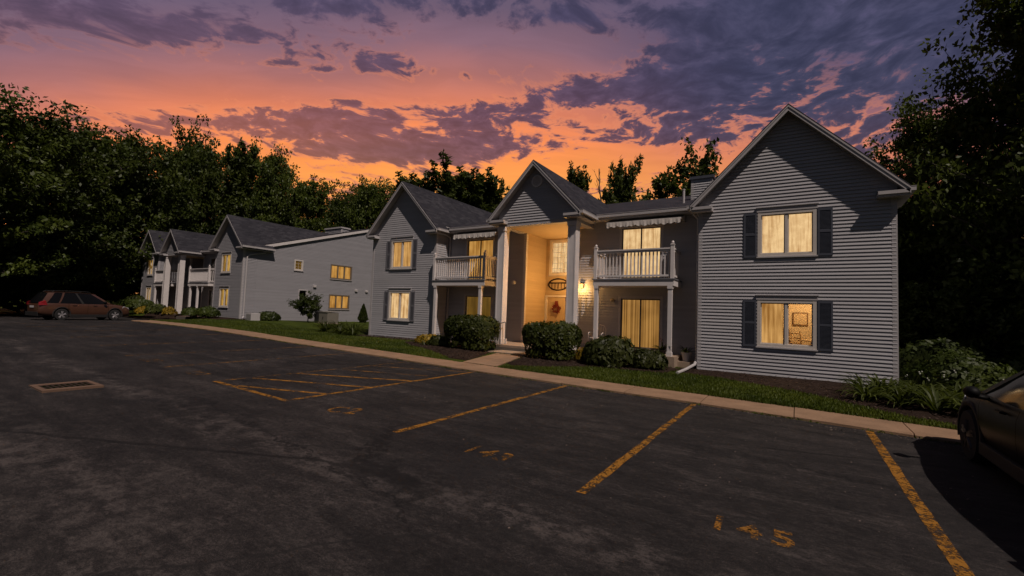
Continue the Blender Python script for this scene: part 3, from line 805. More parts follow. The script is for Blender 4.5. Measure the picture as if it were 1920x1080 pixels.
def shell(root, S, near):
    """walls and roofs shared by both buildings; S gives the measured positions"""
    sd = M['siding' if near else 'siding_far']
    base = S['base']
    # main roof: two slopes and the end walls
    x0, x1 = S['x0'], S['x1']; zr = ZE + SL * (YR - YE); yb = 2 * YR - YE
    mb = MB()
    for (ya, za, yb_, zb) in ((YE, ZE, YR, zr), (yb, ZE, YR, zr)):
        mb.prism([(x0 - .12, ya, za), (x0 - .12, yb_, zb), (x0 - .12, yb_, zb - .07), (x0 - .12, ya, za - .07)], (x1 - x0 + .24, 0, 0))
    rf = mb.build('roof', M['shingle'], root)
    mb = MB(); mb.box(x0 + .05, x1 - .05, YE + .03, YM, ZE - .22, ZE - .20)
    for (a, b) in S['eaves']: mb.box(a, b, YE - .11, YE - .005, ZE - .15, ZE - .035); mb.box(a, b, YE - .12, YE, ZE - .037, ZE - .022); mb.box(a, b, YE, YE + .03, ZE - .22, ZE - .03)
    mb.build('gutter', M['trim'], root)
    for gx, a, b, z, s in S['pipes']:
        mb = MB(); mb.lathe((gx, a, z - .5), [(.05, 0), (.05, .5 + s), (.06, .5 + s), (.06, .54 + s)], 10); mb.build('vent_pipe', M['trim'], rf)
    for (cx, cy, w, d, zb, zt) in S['chimneys']:
        W = front(cy); mb = MB(); siding(mb, W, zb, zt - .12, const(cx), const(cx + w)); W2 = right(cx + w); siding(mb, W2, zb, zt - .12, const(cy), const(cy + d)); W3 = left(cx); siding(mb, W3, zb, zt - .12, const(cy), const(cy + d))
        mb.box(cx + .01, cx + w - .01, cy + .01, cy + d, zb, zt - .13)
        ch = mb.build('chimney', sd, root, fix=False)
        mb = MB(); mb.box(cx - .08, cx + w + .08, cy - .08, cy + d + .08, zt - .12, zt); mb.build('chimney_cap', M['shutter'] if near else M['trim'], ch)
        for ax, sx in ((cx, -1), (cx + w, 1)):
            mb = MB(); corner(mb, ax, cy, sx, -1, zb, zt - .12, .09); mb.build('corner_board', M['trim'], ch)
    # end walls under the main rake, back wall
    hole_e = S.get('end_holes', [])
    for W, vis in ((right(x1), True), (left(x0), False)):
        mb = MB(); zl = lambda z: (YW if z < ZE - .3 else YE + max(0., (z + .08 - ZE)) / SL); zrr = lambda z: (yb - .4 if z < ZE - .3 else yb - max(0., (z + .08 - ZE)) / SL)
        siding(mb, W, base, zr - .1, zl, zrr, hole_e if vis else (), [ZE - .3], d=.012)
        mb.build('wall', sd, root, fix=False)
        mb = MB()
        for ya, yb2 in ((YE - .02, YR), (yb + .02, YR)):
            za = ZE - .072; zb2 = zr - .072
            P = [W(ya, za, .02), W(yb2, zb2, .02), W(yb2, zb2 - .2, .02), W(ya, za - .2, .02)]
            q = W(0, 0, .15); o = W(0, 0, .02); mb.prism(P, (q[0] - o[0], q[1] - o[1], 0))
        if vis and not near: mb.build('rake_board', M['white'], root)
        else: mb.build('rake_board', M['trim'], root)
    mb = MB(); mb.box(x0 + .02, x1 - .02, yb - .4, yb - .3, base, ZE); mb.build('wall', sd, root)
    # gables
    for G in S['gables']:
        a, b = G['w']; W = front(YW); und = .17
        zg = lambda x: G['zr'] - und - G['s'] * abs(x - G['xr'])
        za, zb_ = zg(a), zg(b); zt = G['zr'] - und
        Lf = lambda z: a if z <= za else G['xr'] - (zt - z) / G['s']
        Rf = lambda z: b if z <= zb_ else G['xr'] + (zt - z) / G['s']
        mb = MB(); siding(mb, W, base, zt, Lf, Rf, G['holes'], [za, zb_], d=G.get('d', .014))
        # side returns from the gable to the main wall
        siding(mb, left(a), base, EAVE + .25, const(YW), const(YM)); siding(mb, right(b), base, EAVE + .25, const(YW), const(YM))
        mb.build('wall', sd, root, fix=False)
        for ax, sx, az in ((a, -1, za), (b, 1, zb_)):
            mb = MB(); corner(mb, ax, YW, sx, -1, base, az - .02); mb.build('corner_board', M['trim'], root)
        gable_roof(root, G['xr'], G['zr'], G['s'], G['e'][0], G['e'][1], 15.44, YE + (G['zr'] - ZE) / SL + .3, G['cut'][0], G['cut'][1], a, b, YW)
    # main wall either side of the entry, recess
    r0, r1 = S['recess']; yr = S['recess_y']
    gl, gr_ = S['gables'][0]['w'], S['gables'][1]['w']
    W = front(YM)
    mb = MB(); siding(mb, W, base, ZE, const(gl[1]), const(r0), S['holes_l']); mb.build('wall', sd, root, fix=False); mb = MB(); siding(mb, W, base, ZE, const(r1), const(gr_[0]), S['holes_r'])
    mb.build('wall', sd, root, fix=False)
    mb = MB(); siding(mb, right(r0), base, 5.2, const(YM), const(yr)); siding(mb, left(r1), base, 5.2, const(YM), const(yr))
    siding(mb, front(yr), base, 5.2, const(r0), const(r1), S['holes_b'])
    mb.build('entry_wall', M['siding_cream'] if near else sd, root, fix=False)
    
    for ax, sx in ((r0, 1), (r1, -1)): mb = MB(); corner(mb, ax, YM, sx, -1, S['slab'], 5.11, .11); mb.build('corner_board', M['white'], root)
    # portico
    Pk = S['portico']; c0, c1 = Pk['cols']; yp = 15.0; cw = .33
    for x in (c0, c1 - cw):
        mb = MB(); sl_ = S['slab']
        mb.box(x, x + cw, yp, yp + cw, sl_, 5.10); mb.box(x - .03, x + cw + .03, yp - .03, yp + cw + .03, sl_, sl_ + .2); mb.box(x - .03, x + cw + .03, yp - .03, yp + cw + .03, 4.93, 5.10)
        for q in (x, x + cw - .05): mb.box(q, q + .05, yp - .012, yp, sl_ + .2, 4.93)
        mb.build('column', M['white'], root)
    mb = MB(); mb.box(c0, c1, yp + .04, yp + cw - .01, 5.10, 5.24); mb.box(c0, c0 + .28, yp + cw - .01, YM - .02, 5.10, 5.5); mb.box(c1 - .28, c1, yp + cw - .01, YM - .02, 5.10, 5.5); mb.build('beam', M['trim'], root)
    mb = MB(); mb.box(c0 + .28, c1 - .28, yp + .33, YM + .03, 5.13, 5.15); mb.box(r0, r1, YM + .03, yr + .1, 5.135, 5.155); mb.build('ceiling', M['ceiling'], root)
    und = .17; zt = Pk['zr'] - und; zg = lambda x: zt - Pk['s'] * abs(x - Pk['xr'])
    za, zb_ = zg(c0), zg(c1); W = front(yp + .05)
    mb = MB(); siding(mb, W, 5.24, zt, lambda z: c0 if z <= za else Pk['xr'] - (zt - z) / Pk['s'], lambda z: c1 if z <= zb_ else Pk['xr'] + (zt - z) / Pk['s'], (), [za, zb_])
    siding(mb, left(c0 + .02), 5.24, 5.6, const(yp + .1), const(YM)); siding(mb, right(c1 - .02), 5.24, 5.6, const(yp + .1), const(YM))
    mb.build('wall', sd, root, fix=False)
    gable_roof(root, Pk['xr'], Pk['zr'], Pk['s'], Pk['e'][0], Pk['e'][1], 14.72, YE + (Pk['zr'] - ZE) / SL + .3, YE, YE, c0, c1, yp + .05)
    if Pk.get('vent'):
        vx, vz = Pk['vent']; mb = MB(); mb.lathe((vx, yp + .04, vz), [(.24, .0), (.24, -.05), (.18, -.055), (.18, -.02), (.0, -.02)], 24, 'y')
        for i in range(-4, 5):
            h = math.sqrt(max(.0, .18 ** 2 - (i * .038) ** 2)); mb.box(vx - h, vx + h, yp - .005, yp + .012, vz + i * .038 - .008, vz + i * .038 + .008)
        mb.build('gable_vent', M['white'], root)
    # foundation
    mb = MB()
    for G in S['gables']: mb.box(G['w'][0] + .02, G['w'][1] - .02, YW + .03, YM, base - .5, base + .01)
    mb.box(x0 + .03, x1 - .03, YM + .03, yb - .45, base - .5, base + .005); mb.build('foundation', M['concrete'], root)

# ---- the near building
nb = empty('apartment_building', (-8.5, 15.8, 0)); tag(nb, 'nearer grey clapboard apartment building with lit windows, two balconies and a glowing entry portico', 'building')
NEAR = dict(base=.02, x0=-18.78, x1=2.26, slab=.37, recess=(-10.0, -7.62), recess_y=18.55,
    eaves=[(-14.0, -10.85), (-6.58, -3.1)], pipes=[(-3.93, 18.9, 0, 6.45, .42), (-12.0, 24.5, 0, 7.9, .3)], chimneys=[(-4.03, 21., .85, .8, 6.6, 8.0)],
    gables=[dict(w=(-18.78, -14.4), d=.015, e=(-18.98, -14.13), xr=-16.55, zr=7.95, s=1.03, cut=(17.6, YE + .02), holes=[(-17.36, -15.98, 3.66, 5.0), (-17.36, -15.98, 1.10, 2.44)]),
            dict(w=(-2.76, 2.26), d=.029, e=(-3.0, 2.52), xr=-.25, zr=8.22, s=1.02, cut=(YE + .02, 17.6), holes=[(-1.0, .41, 3.70, 4.98), (-1.0, .41, .94, 2.26)])],
    holes_l=[(-13.25, -11.75, 3.07, 4.98), (-13.25, -11.75, .46, 2.35)], holes_r=[(-5.72, -4.24, 3.07, 5.02), (-5.70, -4.22, .46, 2.33)],
    holes_b=[(-9.72, -8.28, 3.5, 5.0), (-9.87, -8.9, .37, 2.42)],
    portico=dict(cols=(-10.34, -6.87), xr=-8.64, zr=7.58, s=1.05, e=(-10.68, -6.62), vent=(-8.60, 6.80)))
shell(nb, NEAR, True)
Wf = front(YW)
window(nb, Wf, -1.0, .41, 3.70, 4.98, 'cur_cream', shutters='shutter', sw=.36, seed=1)
wl = window(nb, Wf, -1.0, .41, .94, 2.26, 'cur_gold', shutters='shutter', sw=.36, seed=2, curtain=False)
window(nb, Wf, -17.36, -15.98, 3.66, 5.0, 'cur_gold', shutters='shutter_grey', sw=.30, seed=3)
window(nb, Wf, -17.36, -15.98, 1.10, 2.44, 'cur_cream', shutters='shutter_grey', sw=.30, seed=4)
Wm = front(YM)
slider(nb, Wm, -5.72, -4.24, 3.07, 5.02, 'cur_cream', 5); slider(nb, Wm, -5.70, -4.22, .46, 2.33, 'cur_blind', 6)
slider(nb, Wm, -13.25, -11.75, 3.07, 4.98, 'cur_orange', 7); slider(nb, Wm, -13.25, -11.75, .46, 2.35, 'cur_dim', 8)
Wb = front(NEAR['recess_y'])
window(nb, Wb, -9.72, -8.28, 3.5, 5.0, 'cur_cream', panes=1, grid=(5, 6), header=0, seed=9, frame='white', casing=.08)
# entry door with an oval transom light
mb = MB(); mb.wbox(Wb, -9.97, -9.87, .37, 2.5, -.08, .035); mb.wbox(Wb, -8.9, -8.8, .37, 2.5, -.08, .035); mb.wbox(Wb, -9.87, -8.9, 2.42, 2.5, -.08, .034)
dr = mb.build('entry_door', M['white'], nb)
mb = MB(); mb.wbox(Wb, -9.87, -8.9, .37, 2.42, -.06, -.02)
for (a, b) in ((-9.77, -9.43), (-9.34, -9.0)):
    for (c, d) in ((.55, 1.15), (1.3, 2.2)):
        mb.wbox(Wb, a, b, c, c + .03, -.02, -.008); mb.wbox(Wb, a, b, d - .03, d, -.02, -.008); mb.wbox(Wb, a, a + .03, c + .03, d - .03, -.02, -.009); mb.wbox(Wb, b - .03, b, c + .03, d - .03, -.02, -.009)
mb.build('door_leaf', M['ceiling'], dr)
mb = MB(); mb.lathe((-8.97, 18.53, 1.35), [(.01, 0), (.03, -.02), (.03, -.05), (.01, -.065)], 10, 'y'); mb.build('knob', M['black_metal'], dr)
mb = MB(); n = 28; P = []
for i in range(n):
    t = 2 * math.pi * i / n; c, s = math.cos(t), math.sin(t)
    for (rx, rz, yy) in ((.52, .29, 0), (.52, .29, -.04), (.46, .23, -.04), (.46, .23, 0)): P.append((-9.3 + rx * c, 18.53 + yy, 3.0 + rz * s))
mb.add(P, [(4 * i + j, 4 * ((i + 1) % n) + j, 4 * ((i + 1) % n) + (j + 1) % 4, 4 * i + (j + 1) % 4) for i in range(n) for j in range(4)])
mb.box(-9.72, -8.88, 18.49, 18.52, 3.04, 3.10)
for i in range(5): x = -9.62 + .16 * i; mb.box(x - .012, x + .012, 18.5, 18.52, 2.80, 3.04)
mb.build('house_plaque', M['iron'], nb)
balcony(nb, -6.36, -3.5, 15.5, YM - .02, 2.98, .37, (-6.25, -3.62), (-1, 1))
balcony(nb, -14.3, -11.3, 15.5, YM - .02, 3.0, .22, (-14.12, -11.55), (1,))
awning(nb, -6.2, -3.42, YM, 5.07); awning(nb, -13.75, -11.3, YM, 5.07)
downspout(nb, [(-14.3, 16.25, 5.38), (-14.3, 16.3, 5.30), (-14.28, 16.62, 5.12), (-14.28, 16.64, 4.9), (-14.28, 16.64, 3.05)])
downspout(nb, [(-14.28, 16.64, 2.7), (-14.28, 16.64, .5)])
downspout(nb, [(-3.0, 15.9, 5.32), (-2.98, 15.9, 5.2), (-2.82, 15.9, 5.0), (-2.815, 15.9, .32), (-2.84, 15.7, .16), (-2.90, 14.6, .09), (-2.96, 13.75, .06)], .045)
# porch slabs and steps
mb = MB(); mb.box(-6.5, -3.42, 15.42, 16.68, -.1, .37); mb.box(-3.46, -2.9, 15.9, 16.68, -.1, .2); mb.build('porch_slab', M['concrete'], nb)
mb = MB(); mb.box(-14.35, -11.2, 15.42, 16.68, -.1, .22); mb.build('porch_slab', M['concrete'], nb)
mb = MB(); mb.box(-10.55, -6.65, 14.75, 15.42, -.1, .36); mb.box(-11.2, -6.5, 15.42, 16.68, -.1, .362); mb.box(-10.0, -7.62, 16.68, 18.55, -.1, .364); pe = mb.build('entry_slab', M['concrete'], nb)
mb = MB(); mb.box(-9.75, -8.15, 13.75, 14.75, -.05, .17); mb.build('step', M['concrete'], nb)
mb = MB(); mb.box(-9.78, -8.12, 13.70, 13.75, -.05, .12); mb.box(-9.80, -9.75, 13.72, 14.74, -.05, .12); mb.box(-8.15, -8.10, 13.72, 14.74, -.05, .12); mb.box(-10.57, -6.63, 14.70, 14.75, -.05, .28); mb.build('brick_riser', M['brick'], nb)
mb = MB()
for x in (-9.85,):
    mb.tube([(x, 13.9, .1), (x, 13.9, 1.0), (x, 13.92, 1.05), (x, 14.0, 1.07), (x, 15.0, 1.25), (x, 15.05, 1.22), (x, 15.06, .36)], .016, 6)
    for i in range(6): y = 14.05 + .16 * i; mb.tube([(x, y, .15 + .04 * i), (x, y, 1.06 + .03 * i)], .008, 5)
mb.build('handrail', M['black_metal'], nb)
# lamps on the building: lit lantern right of the entry, unseen lantern added inside the recess for its warm glow, unlit globe left
def lantern(W, u, z, lit):
    mb = MB(); mb.wbox(W, u - .05, u + .05, z - .07, z + .07, .0, .03); mb.wbox(W, u - .012, u + .012, z + .03, z + .05, .03, .1)
    c = W(u, z, .1); mb.lathe((c[0], c[1], c[2] + .07), [(.085, 0), (.085, .015), (.02, .07), (.006, .09)], 10); mb.lathe((c[0], c[1], c[2] - .12), [(.05, 0), (.055, .015), (.0, .015)], 10)
    for i in range(4): t = i * math.pi / 2 + .78; mb.tube([(c[0] + .05 * math.cos(t), c[1] + .05 * math.sin(t), c[2] - .11), (c[0] + .07 * math.cos(t), c[1] + .07 * math.sin(t), c[2] + .07)], .006, 4)
    o = mb.build('wall_lantern', M['black_metal'], nb)
    mb = MB(); mb.lathe((c[0], c[1], c[2] - .10), [(.042, 0), (.062, .165), (.0, .165)], 10); mb.build('lamp_glass', M['lamp_on'] if lit else M['white'], o)
    return c
m_, N_, o_ = new_mat('lamp_glow'); e_ = N_.n('ShaderNodeEmission'); e_.inputs[0].default_value = (1., .55, .14, 1); e_.inputs[1].default_value = 3.; N_.t.links.new(e_.outputs[0], o_.inputs[0]); M['lamp_on'] = m_
def point(name, loc, watt, col=(1., .53, .16), r=.06):
    l = bpy.data.lights.new(name, 'POINT'); l.energy = watt; l.color = col; l.shadow_soft_size = r
    o = bpy.data.objects.new(name, l); o.location = loc; COL.objects.link(o)
c = lantern(Wm, -7.29, 2.82, True); point('lantern_light', (c[0], c[1] - .2, c[2] - .1), 30)
c = lantern(left(-7.62), 17.3, 3.1, True); point('entry_fill_light', (c[0] - .16, c[1], c[2] - .05), 185)  # hidden behind the column, added to warm the recess walls and ceiling
mb = MB(); mb.lathe((-10.5, 16.68, 2.95), [(.06, 0), (.07, -.03), (.05, -.04), (.085, -.06), (.10, -.11), (.085, -.16), (.03, -.19)], 14, 'y'); mb.build('porch_lamp', M['white'], nb, smooth=True)
mb = MB(); mb.lathe((-6.0, 16.68, 2.25), [(.05, 0), (.06, -.03), (.04, -.04), (.07, -.06), (.08, -.1), (.07, -.14), (.02, -.16)], 12, 'y'); mb.build('porch_lamp', M['siding_cream'], nb, smooth=True)

# room behind the lower window of the near gable
mb = MB(); x0, x1, y0, y1, z0, z1 = -1.6, 1.2, YW + .14, YW + 2.6, .35, 2.6
mb.quad((x0, y1, z0), (x1, y1, z0), (x1, y1, z1), (x0, y1, z1)); mb.quad((x0, y0, z0), (x0, y1, z0), (x0, y1, z1), (x0, y0, z1)); mb.quad((x1, y0, z0), (x1, y1, z0), (x1, y1, z1), (x1, y0, z1))
mb.quad((x0, y0, z0), (x1, y0, z0), (x1, y1, z0), (x0, y1, z0)); mb.quad((x0, y0, z1), (x1, y0, z1), (x1, y1, z1), (x0, y1, z1))
for a, b, c_, d in ((x0, -1.0, z0, z1), (.41, x1, z0, z1), (-1.0, .41, z0, .94), (-1.0, .41, 2.26, z1)): mb.quad((a, y0, c_), (b, y0, c_), (b, y0, d), (a, y0, d))
mb.build('room_wall', M['room'], nb, fix=False)
mb = MB(); folds(mb, Wf, -.98, -.38, .9, 2.3, -.22, .016, .13, 4); mb.build('curtain', M['cur_gold'], wl, fix=False, smooth=True)
point('room_light', (.35, YW + 1.5, 2.35), 62, (1., .66, .32), .3)

def dining_chair(name, x, y, z, rot, label):
    r = empty(name, (x, y, z)); tag(r, label, 'chair', 'dining chairs behind the lower window')
    ca, sa = math.cos(rot), math.sin(rot)
    T = lambda u, v, w: (x + u * ca - v * sa, y + u * sa + v * ca, z + w)
    def bx(mb, u0, u1, v0, v1, w0, w1):
        mb.add([T(u, v, w) for u in (u0, u1) for v in (v0, v1) for w in (w0, w1)], [(0, 1, 3, 2), (4, 6, 7, 5), (0, 4, 5, 1), (2, 3, 7, 6), (0, 2, 6, 4), (1, 5, 7, 3)])
    mb = MB(); bx(mb, -.21, .21, -.2, .2, .43, .47); mb.build('seat', M['siding_cream'], r)
    for u in (-.18, .18):
        for v in (-.17, .17):
            mb = MB(); mb.tube([T(u, v, .43), T(u * 1.06, v * 1.1, 0)], [.02, .015], 6); mb.build('leg', M['siding_cream'], r)
    mb = MB()
    for u in (-.19, .19): mb.tube([T(u, .18, .45), T(u, .21, .75), T(u * .98, .26, 1.0)], .017, 6)
    for w, v in ((.62, .2), (.78, .22), (.93, .245)): mb.tube([T(-.19, v, w), T(0, v + .03, w + .02), T(.19, v, w)], .02, 6)
    mb.build('backrest', M['siding_cream'], r)
dining_chair('dining_chair', .02, YW + .75, .37, .5, 'pale ladder-back dining chair nearer the glass behind the lower right window')
dining_chair('dining_chair', .75, YW + 1.5, .37, 2.5, 'pale ladder-back dining chair deeper in the room behind the lower right window')
def room_things():
    y = YW + 2.45
    r = empty('wall_cabinet', (.9, y, .37)); tag(r, 'tan shelf cabinet against the back wall of the room behind the lower right window', 'cabinet')
    mb = MB(); mb.box(.55, 1.15, y - .3, y, .37, 1.2); mb.box(.52, 1.18, y - .33, y, 1.2, 1.24)
    for x in (.555, 1.12): mb.box(x, x + .03, y - .25, y, 1.24, 2.05)
    for z in (1.5, 1.78, 2.05): mb.box(.55, 1.15, y - .25, y, z, z + .025)
    mb.build('carcass', M['cabinet'], r)
    k = random.Random(5)
    mb = MB()
    for z in (1.265, 1.525, 1.805):
        x = .62
        while x < 1.05: w = k.uniform(.03, .08); mb.lathe((x, y - .12, z), [(w * .4, 0), (w * .55, .04), (w * .3, k.uniform(.08, .16))], 8); x += w + k.uniform(.03, .1)
    mb.build('crockery', M['white'], r)
    r = empty('picture_frame', (.1, y, 1.8)); tag(r, 'dark framed picture on the back wall seen through the lower right window', 'picture')
    mb = MB(); mb.box(-.15, .3, y + .1, y + .13, 1.55, 2.0); mb.build('frame', M['cabinet'], r); mb = MB(); mb.box(-.11, .26, y + .09, y + .1, 1.59, 1.96); mb.build('print', M['siding_cream'], r)
    r = empty('table_lamp', (-.42, YW + 1.9, .37)); tag(r, 'round-based lamp low in the left pane of the lower right window', 'lamp')
    mb = MB(); mb.lathe((-.30, YW + 1.0, .9), [(.10, 0), (.14, .06), (.13, .16), (.03, .24), (.02, .34)], 14); mb.build('base', M['cabinet'], r, smooth=True); mb = MB(); mb.lathe((-.30, YW + 1.0, .37), [(.2, 0), (.2, .53)], 14); mb.build('stand', M['cabinet'], r)
    mb = MB(); mb.lathe((-.30, YW + 1.0, 1.22), [(.17, 0), (.11, .22)], 18); mb.build('lamp_shade', M['siding_cream'], r)
M['cabinet'] = pbr('brown_wood', vary((.16, .09, .045), .3, 6.), .6)
room_things()
def table():
    r = empty('dining_table', (.35, YW + 1.15, .37)); tag(r, 'small round table between the chairs behind the lower window', 'table')
    mb = MB(); mb.lathe((.4, YW + 1.2, 1.08), [(.42, 0), (.44, .02), (.42, .04)], 24); mb.build('table_top', M['siding_cream'], r)
    mb = MB(); mb.lathe((.4, YW + 1.2, .37), [(.25, 0), (.22, .03), (.05, .08), (.04, .4), (.06, .71)], 12); mb.build('pedestal', M['siding_cream'], r)
table()

# ---- the far building
fb = empty('apartment_building', (-40.5, 15.8, .5)); tag(fb, 'farther grey clapboard apartment building beyond the lawn, with a long side wall facing the camera', 'building')
FAR = dict(base=.36, x0=-48.9, x1=-31.85, slab=.62, recess=(-42.0, -39.7), recess_y=18.3, eaves=[(-45.3, -42.5), (-39.3, -36.2)],
    pipes=[(-35.6, 21.8, 0, 7.25, .35)], chimneys=[(-35.2, 24.2, 2.2, .8, 7.6, 8.42)],
    gables=[dict(w=(-48.9, -45.65), e=(-49.2, -45.35), xr=-47.25, zr=7.62, s=1.05, cut=(17.4, YE + .02), holes=[(-47.7, -46.75, 3.75, 5.05), (-47.7, -46.75, 1.35, 2.65)]),
            dict(w=(-35.75, -31.85), e=(-36.1, -31.5), xr=-33.8, zr=7.78, s=.98, cut=(YE + .02, 17.7), holes=[(-34.75, -33.55, 3.75, 5.0), (-34.75, -33.55, 1.32, 2.58)])],
    holes_l=[], holes_r=[(-38.5, -37.1, 3.1, 4.95), (-38.4, -37.0, .66, 2.5)], holes_b=[(-41.2, -40.3, .62, 2.6)],
    end_holes=[(22.6, 24.55, 3.86, 4.95), (22.6, 24.45, 1.42, 2.5), (19.5, 20.1, 4.25, 4.95), (19.95, 20.6, 1.8, 2.75)],
    portico=dict(cols=(-42.2, -39.05), xr=-40.85, zr=7.12, s=1.05, e=(-42.55, -39.2)))
FAR['portico']['cols'] = (-42.3, -39.45)
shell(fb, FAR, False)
window(fb, Wf, -34.75, -33.55, 3.75, 5.0, 'cur_far', seed=11, header=.08); window(fb, Wf, -34.75, -33.55, 1.32, 2.58, 'cur_far', seed=12, header=.08)
window(fb, Wf, -47.7, -46.75, 3.75, 5.05, 'cur_far', seed=13, header=.08); window(fb, Wf, -47.7, -46.75, 1.35, 2.65, 'cur_far', seed=14, header=.08)
We = right(-31.85)
window(fb, We, 22.6, 24.55, 3.86, 4.95, 'cur_orange', panes=3, header=0, seed=15, frame='frame_dark'); window(fb, We, 22.6, 24.45, 1.42, 2.5, 'cur_orange', panes=3, header=0, seed=16, frame='frame_dark')
window(fb, We, 19.5, 20.1, 4.25, 4.95, 'cur_dim', panes=1, grid=(2, 3), header=0, seed=17)
mb = MB(); window(fb, We, 19.95, 20.6, 1.8, 2.75, 'core', panes=1, header=0, seed=18, frame='trim')
slider(fb, Wm, -38.5, -37.1, 3.1, 4.95, 'core', 19, lit=False); slider(fb, Wm, -38.4, -37.0, .66, 2.5, 'core', 20, lit=False)
mb = MB(); mb.wbox(front(18.3), -41.2, -40.3, .62, 2.6, -.06, -.02); mb.build('entry_door', M['iron'], fb)
balcony(fb, -39.2, -36.0, 15.5, YM - .02, 3.0, .62, (-38.9, -37.7), (1,)); balcony(fb, -45.5, -42.6, 15.5, YM - .02, 3.0, .62, (-45.3, -43.7), (1,))
mb = MB(); mb.box(-45.6, -35.8, 15.42, 16.68, .2, .62); mb.build('porch_slab', M['concrete'], fb)
mb = MB(); mb.box(-38.4, -36.6, 14.6, 15.0, .2, .48); mb.box(-38.4, -36.6, 15.0, 15.42, .2, .60); mb.build('step', M['brick'], fb)
for y, z in ((21.2, 3.05), (25.1, 2.95), (26.2, 2.95)):
    mb = MB(); c = We(y, z, .0); mb.box(c[0], c[0] + .12, y - .12, y + .12, z - .02, z + .12); mb.prism([(c[0], y - .13, z + .12), (c[0] + .14, y - .13, z + .09), (c[0] + .14, y + .13, z + .09), (c[0], y + .13, z + .12)], (0, 0, .02)); mb.build('exhaust_hood', M['white'], fb)
downspout(fb, [(-31.62, 17.2, 5.38), (-31.75, 17.2, 5.2), (-31.79, 16.2, 4.95), (-31.79, 16.0, 4.8), (-31.79, 16.0, .7), (-31.5, 15.8, .55)], .05)

# ------------------------------------------------------------------ trees
def rand_unit(r, n):
    v = r.normal(size=(n, 3)); return v / np.linalg.norm(v, axis=1, keepdims=True)

def make_tree(name, H, R, base, style, seed, leaf, ls, n_limb, twigs, per, trunk_r=None, leafless=False):
    """trunk with limbs (one mesh) and a crown of leaf clusters spread along the limbs (one mesh)"""
    rr = random.Random(seed); r = np.random.RandomState(seed)
    root = empty(name); mb = MB(); C = []
    tr = trunk_r or H * .016
    P = [Vector((0, 0, -.4))]; k = 9
    for i in range(1, k + 1): P.append(Vector((rr.gauss(0, .012) * H * (i > 1), rr.gauss(0, .012) * H * (i > 1), H * .97 * i / k)))
    rad = [tr * 1.35] + [tr * (1 - .88 * i / k) for i in range(1, k + 1)]
    mb.tube(P, rad, 7)
    def at(t):
        q = t * k; i = min(int(q), k - 1); return P[i].lerp(P[i + 1], q - i)
    for j in range(n_limb):
        t = base + (1 - base) * ((j + rr.random()) / n_limb); s = (t - base) / (1 - base)
        az = j * 2.399 + rr.uniform(-.5, .5)
        if style == 'round': L = R * (.35 + 1.0 * math.sqrt(max(0, s * (1 - s) * 3.2))) * rr.uniform(.65, 1.12); el = R_(8 + 58 * s + rr.uniform(-14, 14)); L *= .62 if s > .85 else 1
        elif style == 'open': L = R * (.4 + .9 * math.sqrt(max(0, s * (1 - s) * 3.6))) * rr.uniform(.5, 1.2); el = R_(15 + 55 * s + rr.uniform(-18, 18))
        elif style == 'spiky': L = R * (1.15 - .55 * s) * rr.uniform(.6, 1.15) + .12 * H * s; el = R_(38 + 38 * s + rr.uniform(-10, 10))
        else: L = R * (1.1 - s) * rr.uniform(.8, 1.1) + .2; el = R_(5 + 20 * s)
        p0 = at(t * .985); d = Vector((math.cos(az) * math.cos(el), math.sin(az) * math.cos(el), math.sin(el)))
        L = max(L, .25); pts = [p0]; dd = d.copy()
        for i in range(4):
            dd = (dd + Vector((rr.gauss(0, .14), rr.gauss(0, .14), .10 + rr.gauss(0, .10)))).normalized(); pts.append(pts[-1] + dd * L / 4)
        lr = max(.05 if leafless else .012, tr * .42 * (1 - .6 * s)); mb.tube(pts, [lr, lr * .75, lr * .5, lr * .32, lr * .12], 5)
        ends = [(pts[i], .55) for i in (2, 3)] + [(pts[4], .6)]
        for q in range(twigs):
            i = rr.choice((1, 2, 3)); f = rr.random(); b = pts[i].lerp(pts[i + 1], f)
            e = (dd + Vector((rr.gauss(0, .75), rr.gauss(0, .75), rr.gauss(.15 if style != 'spiky' else .6, .45)))).normalized()
            tl = L * rr.uniform(.22, .48); c = b + e * tl * .55; e2 = b + e * tl + Vector((0, 0, .08 * tl))
            mb.tube([b, c, e2], [lr * .4, lr * .25, lr * .08], 4, False)
            ends += [(e2, .55), (c, .4)]
        for (c, w) in ends: C.append((*c, w * (L ** .6)))
    tk = mb.build('trunk', M['dead_bark' if leafless else 'bark'], root, smooth=True)
    if leafless: return root
    C = np.array(C); sc = R * .13 / max(np.mean(C[:, 3]), .01)
    n = len(C); idx = np.repeat(np.arange(n), r.randint(int(per * .5), int(per * 1.5) + 1, n))
    cr = np.clip(C[idx, 3] * sc, .12, R * .33)
    u = rand_unit(r, len(idx)) * (r.rand(len(idx), 1) ** .45)
    if style == 'spiky': u *= np.array([.62, .62, 1.35])
    else: u *= np.array([1.15, 1.15, .72])
    ctr = C[idx, :3] + u * cr[:, None]
    A = rand_unit(r, len(idx)) + u * .6 + np.array([0, 0, .55 if style == 'spiky' else -.15]); A /= np.linalg.norm(A, axis=1, keepdims=True)
    B = np.cross(A, rand_unit(r, len(idx))); B /= np.linalg.norm(B, axis=1, keepdims=True) + 1e-6
    s = ls * r.uniform(.6, 1.35, (len(idx), 1))
    leaves_obj('crown', ctr.astype(np.float32), (A * s).astype(np.float32), (B * s * (.36 if style == 'spiky' else .5)).astype(np.float32), M[leaf], root)
    return root

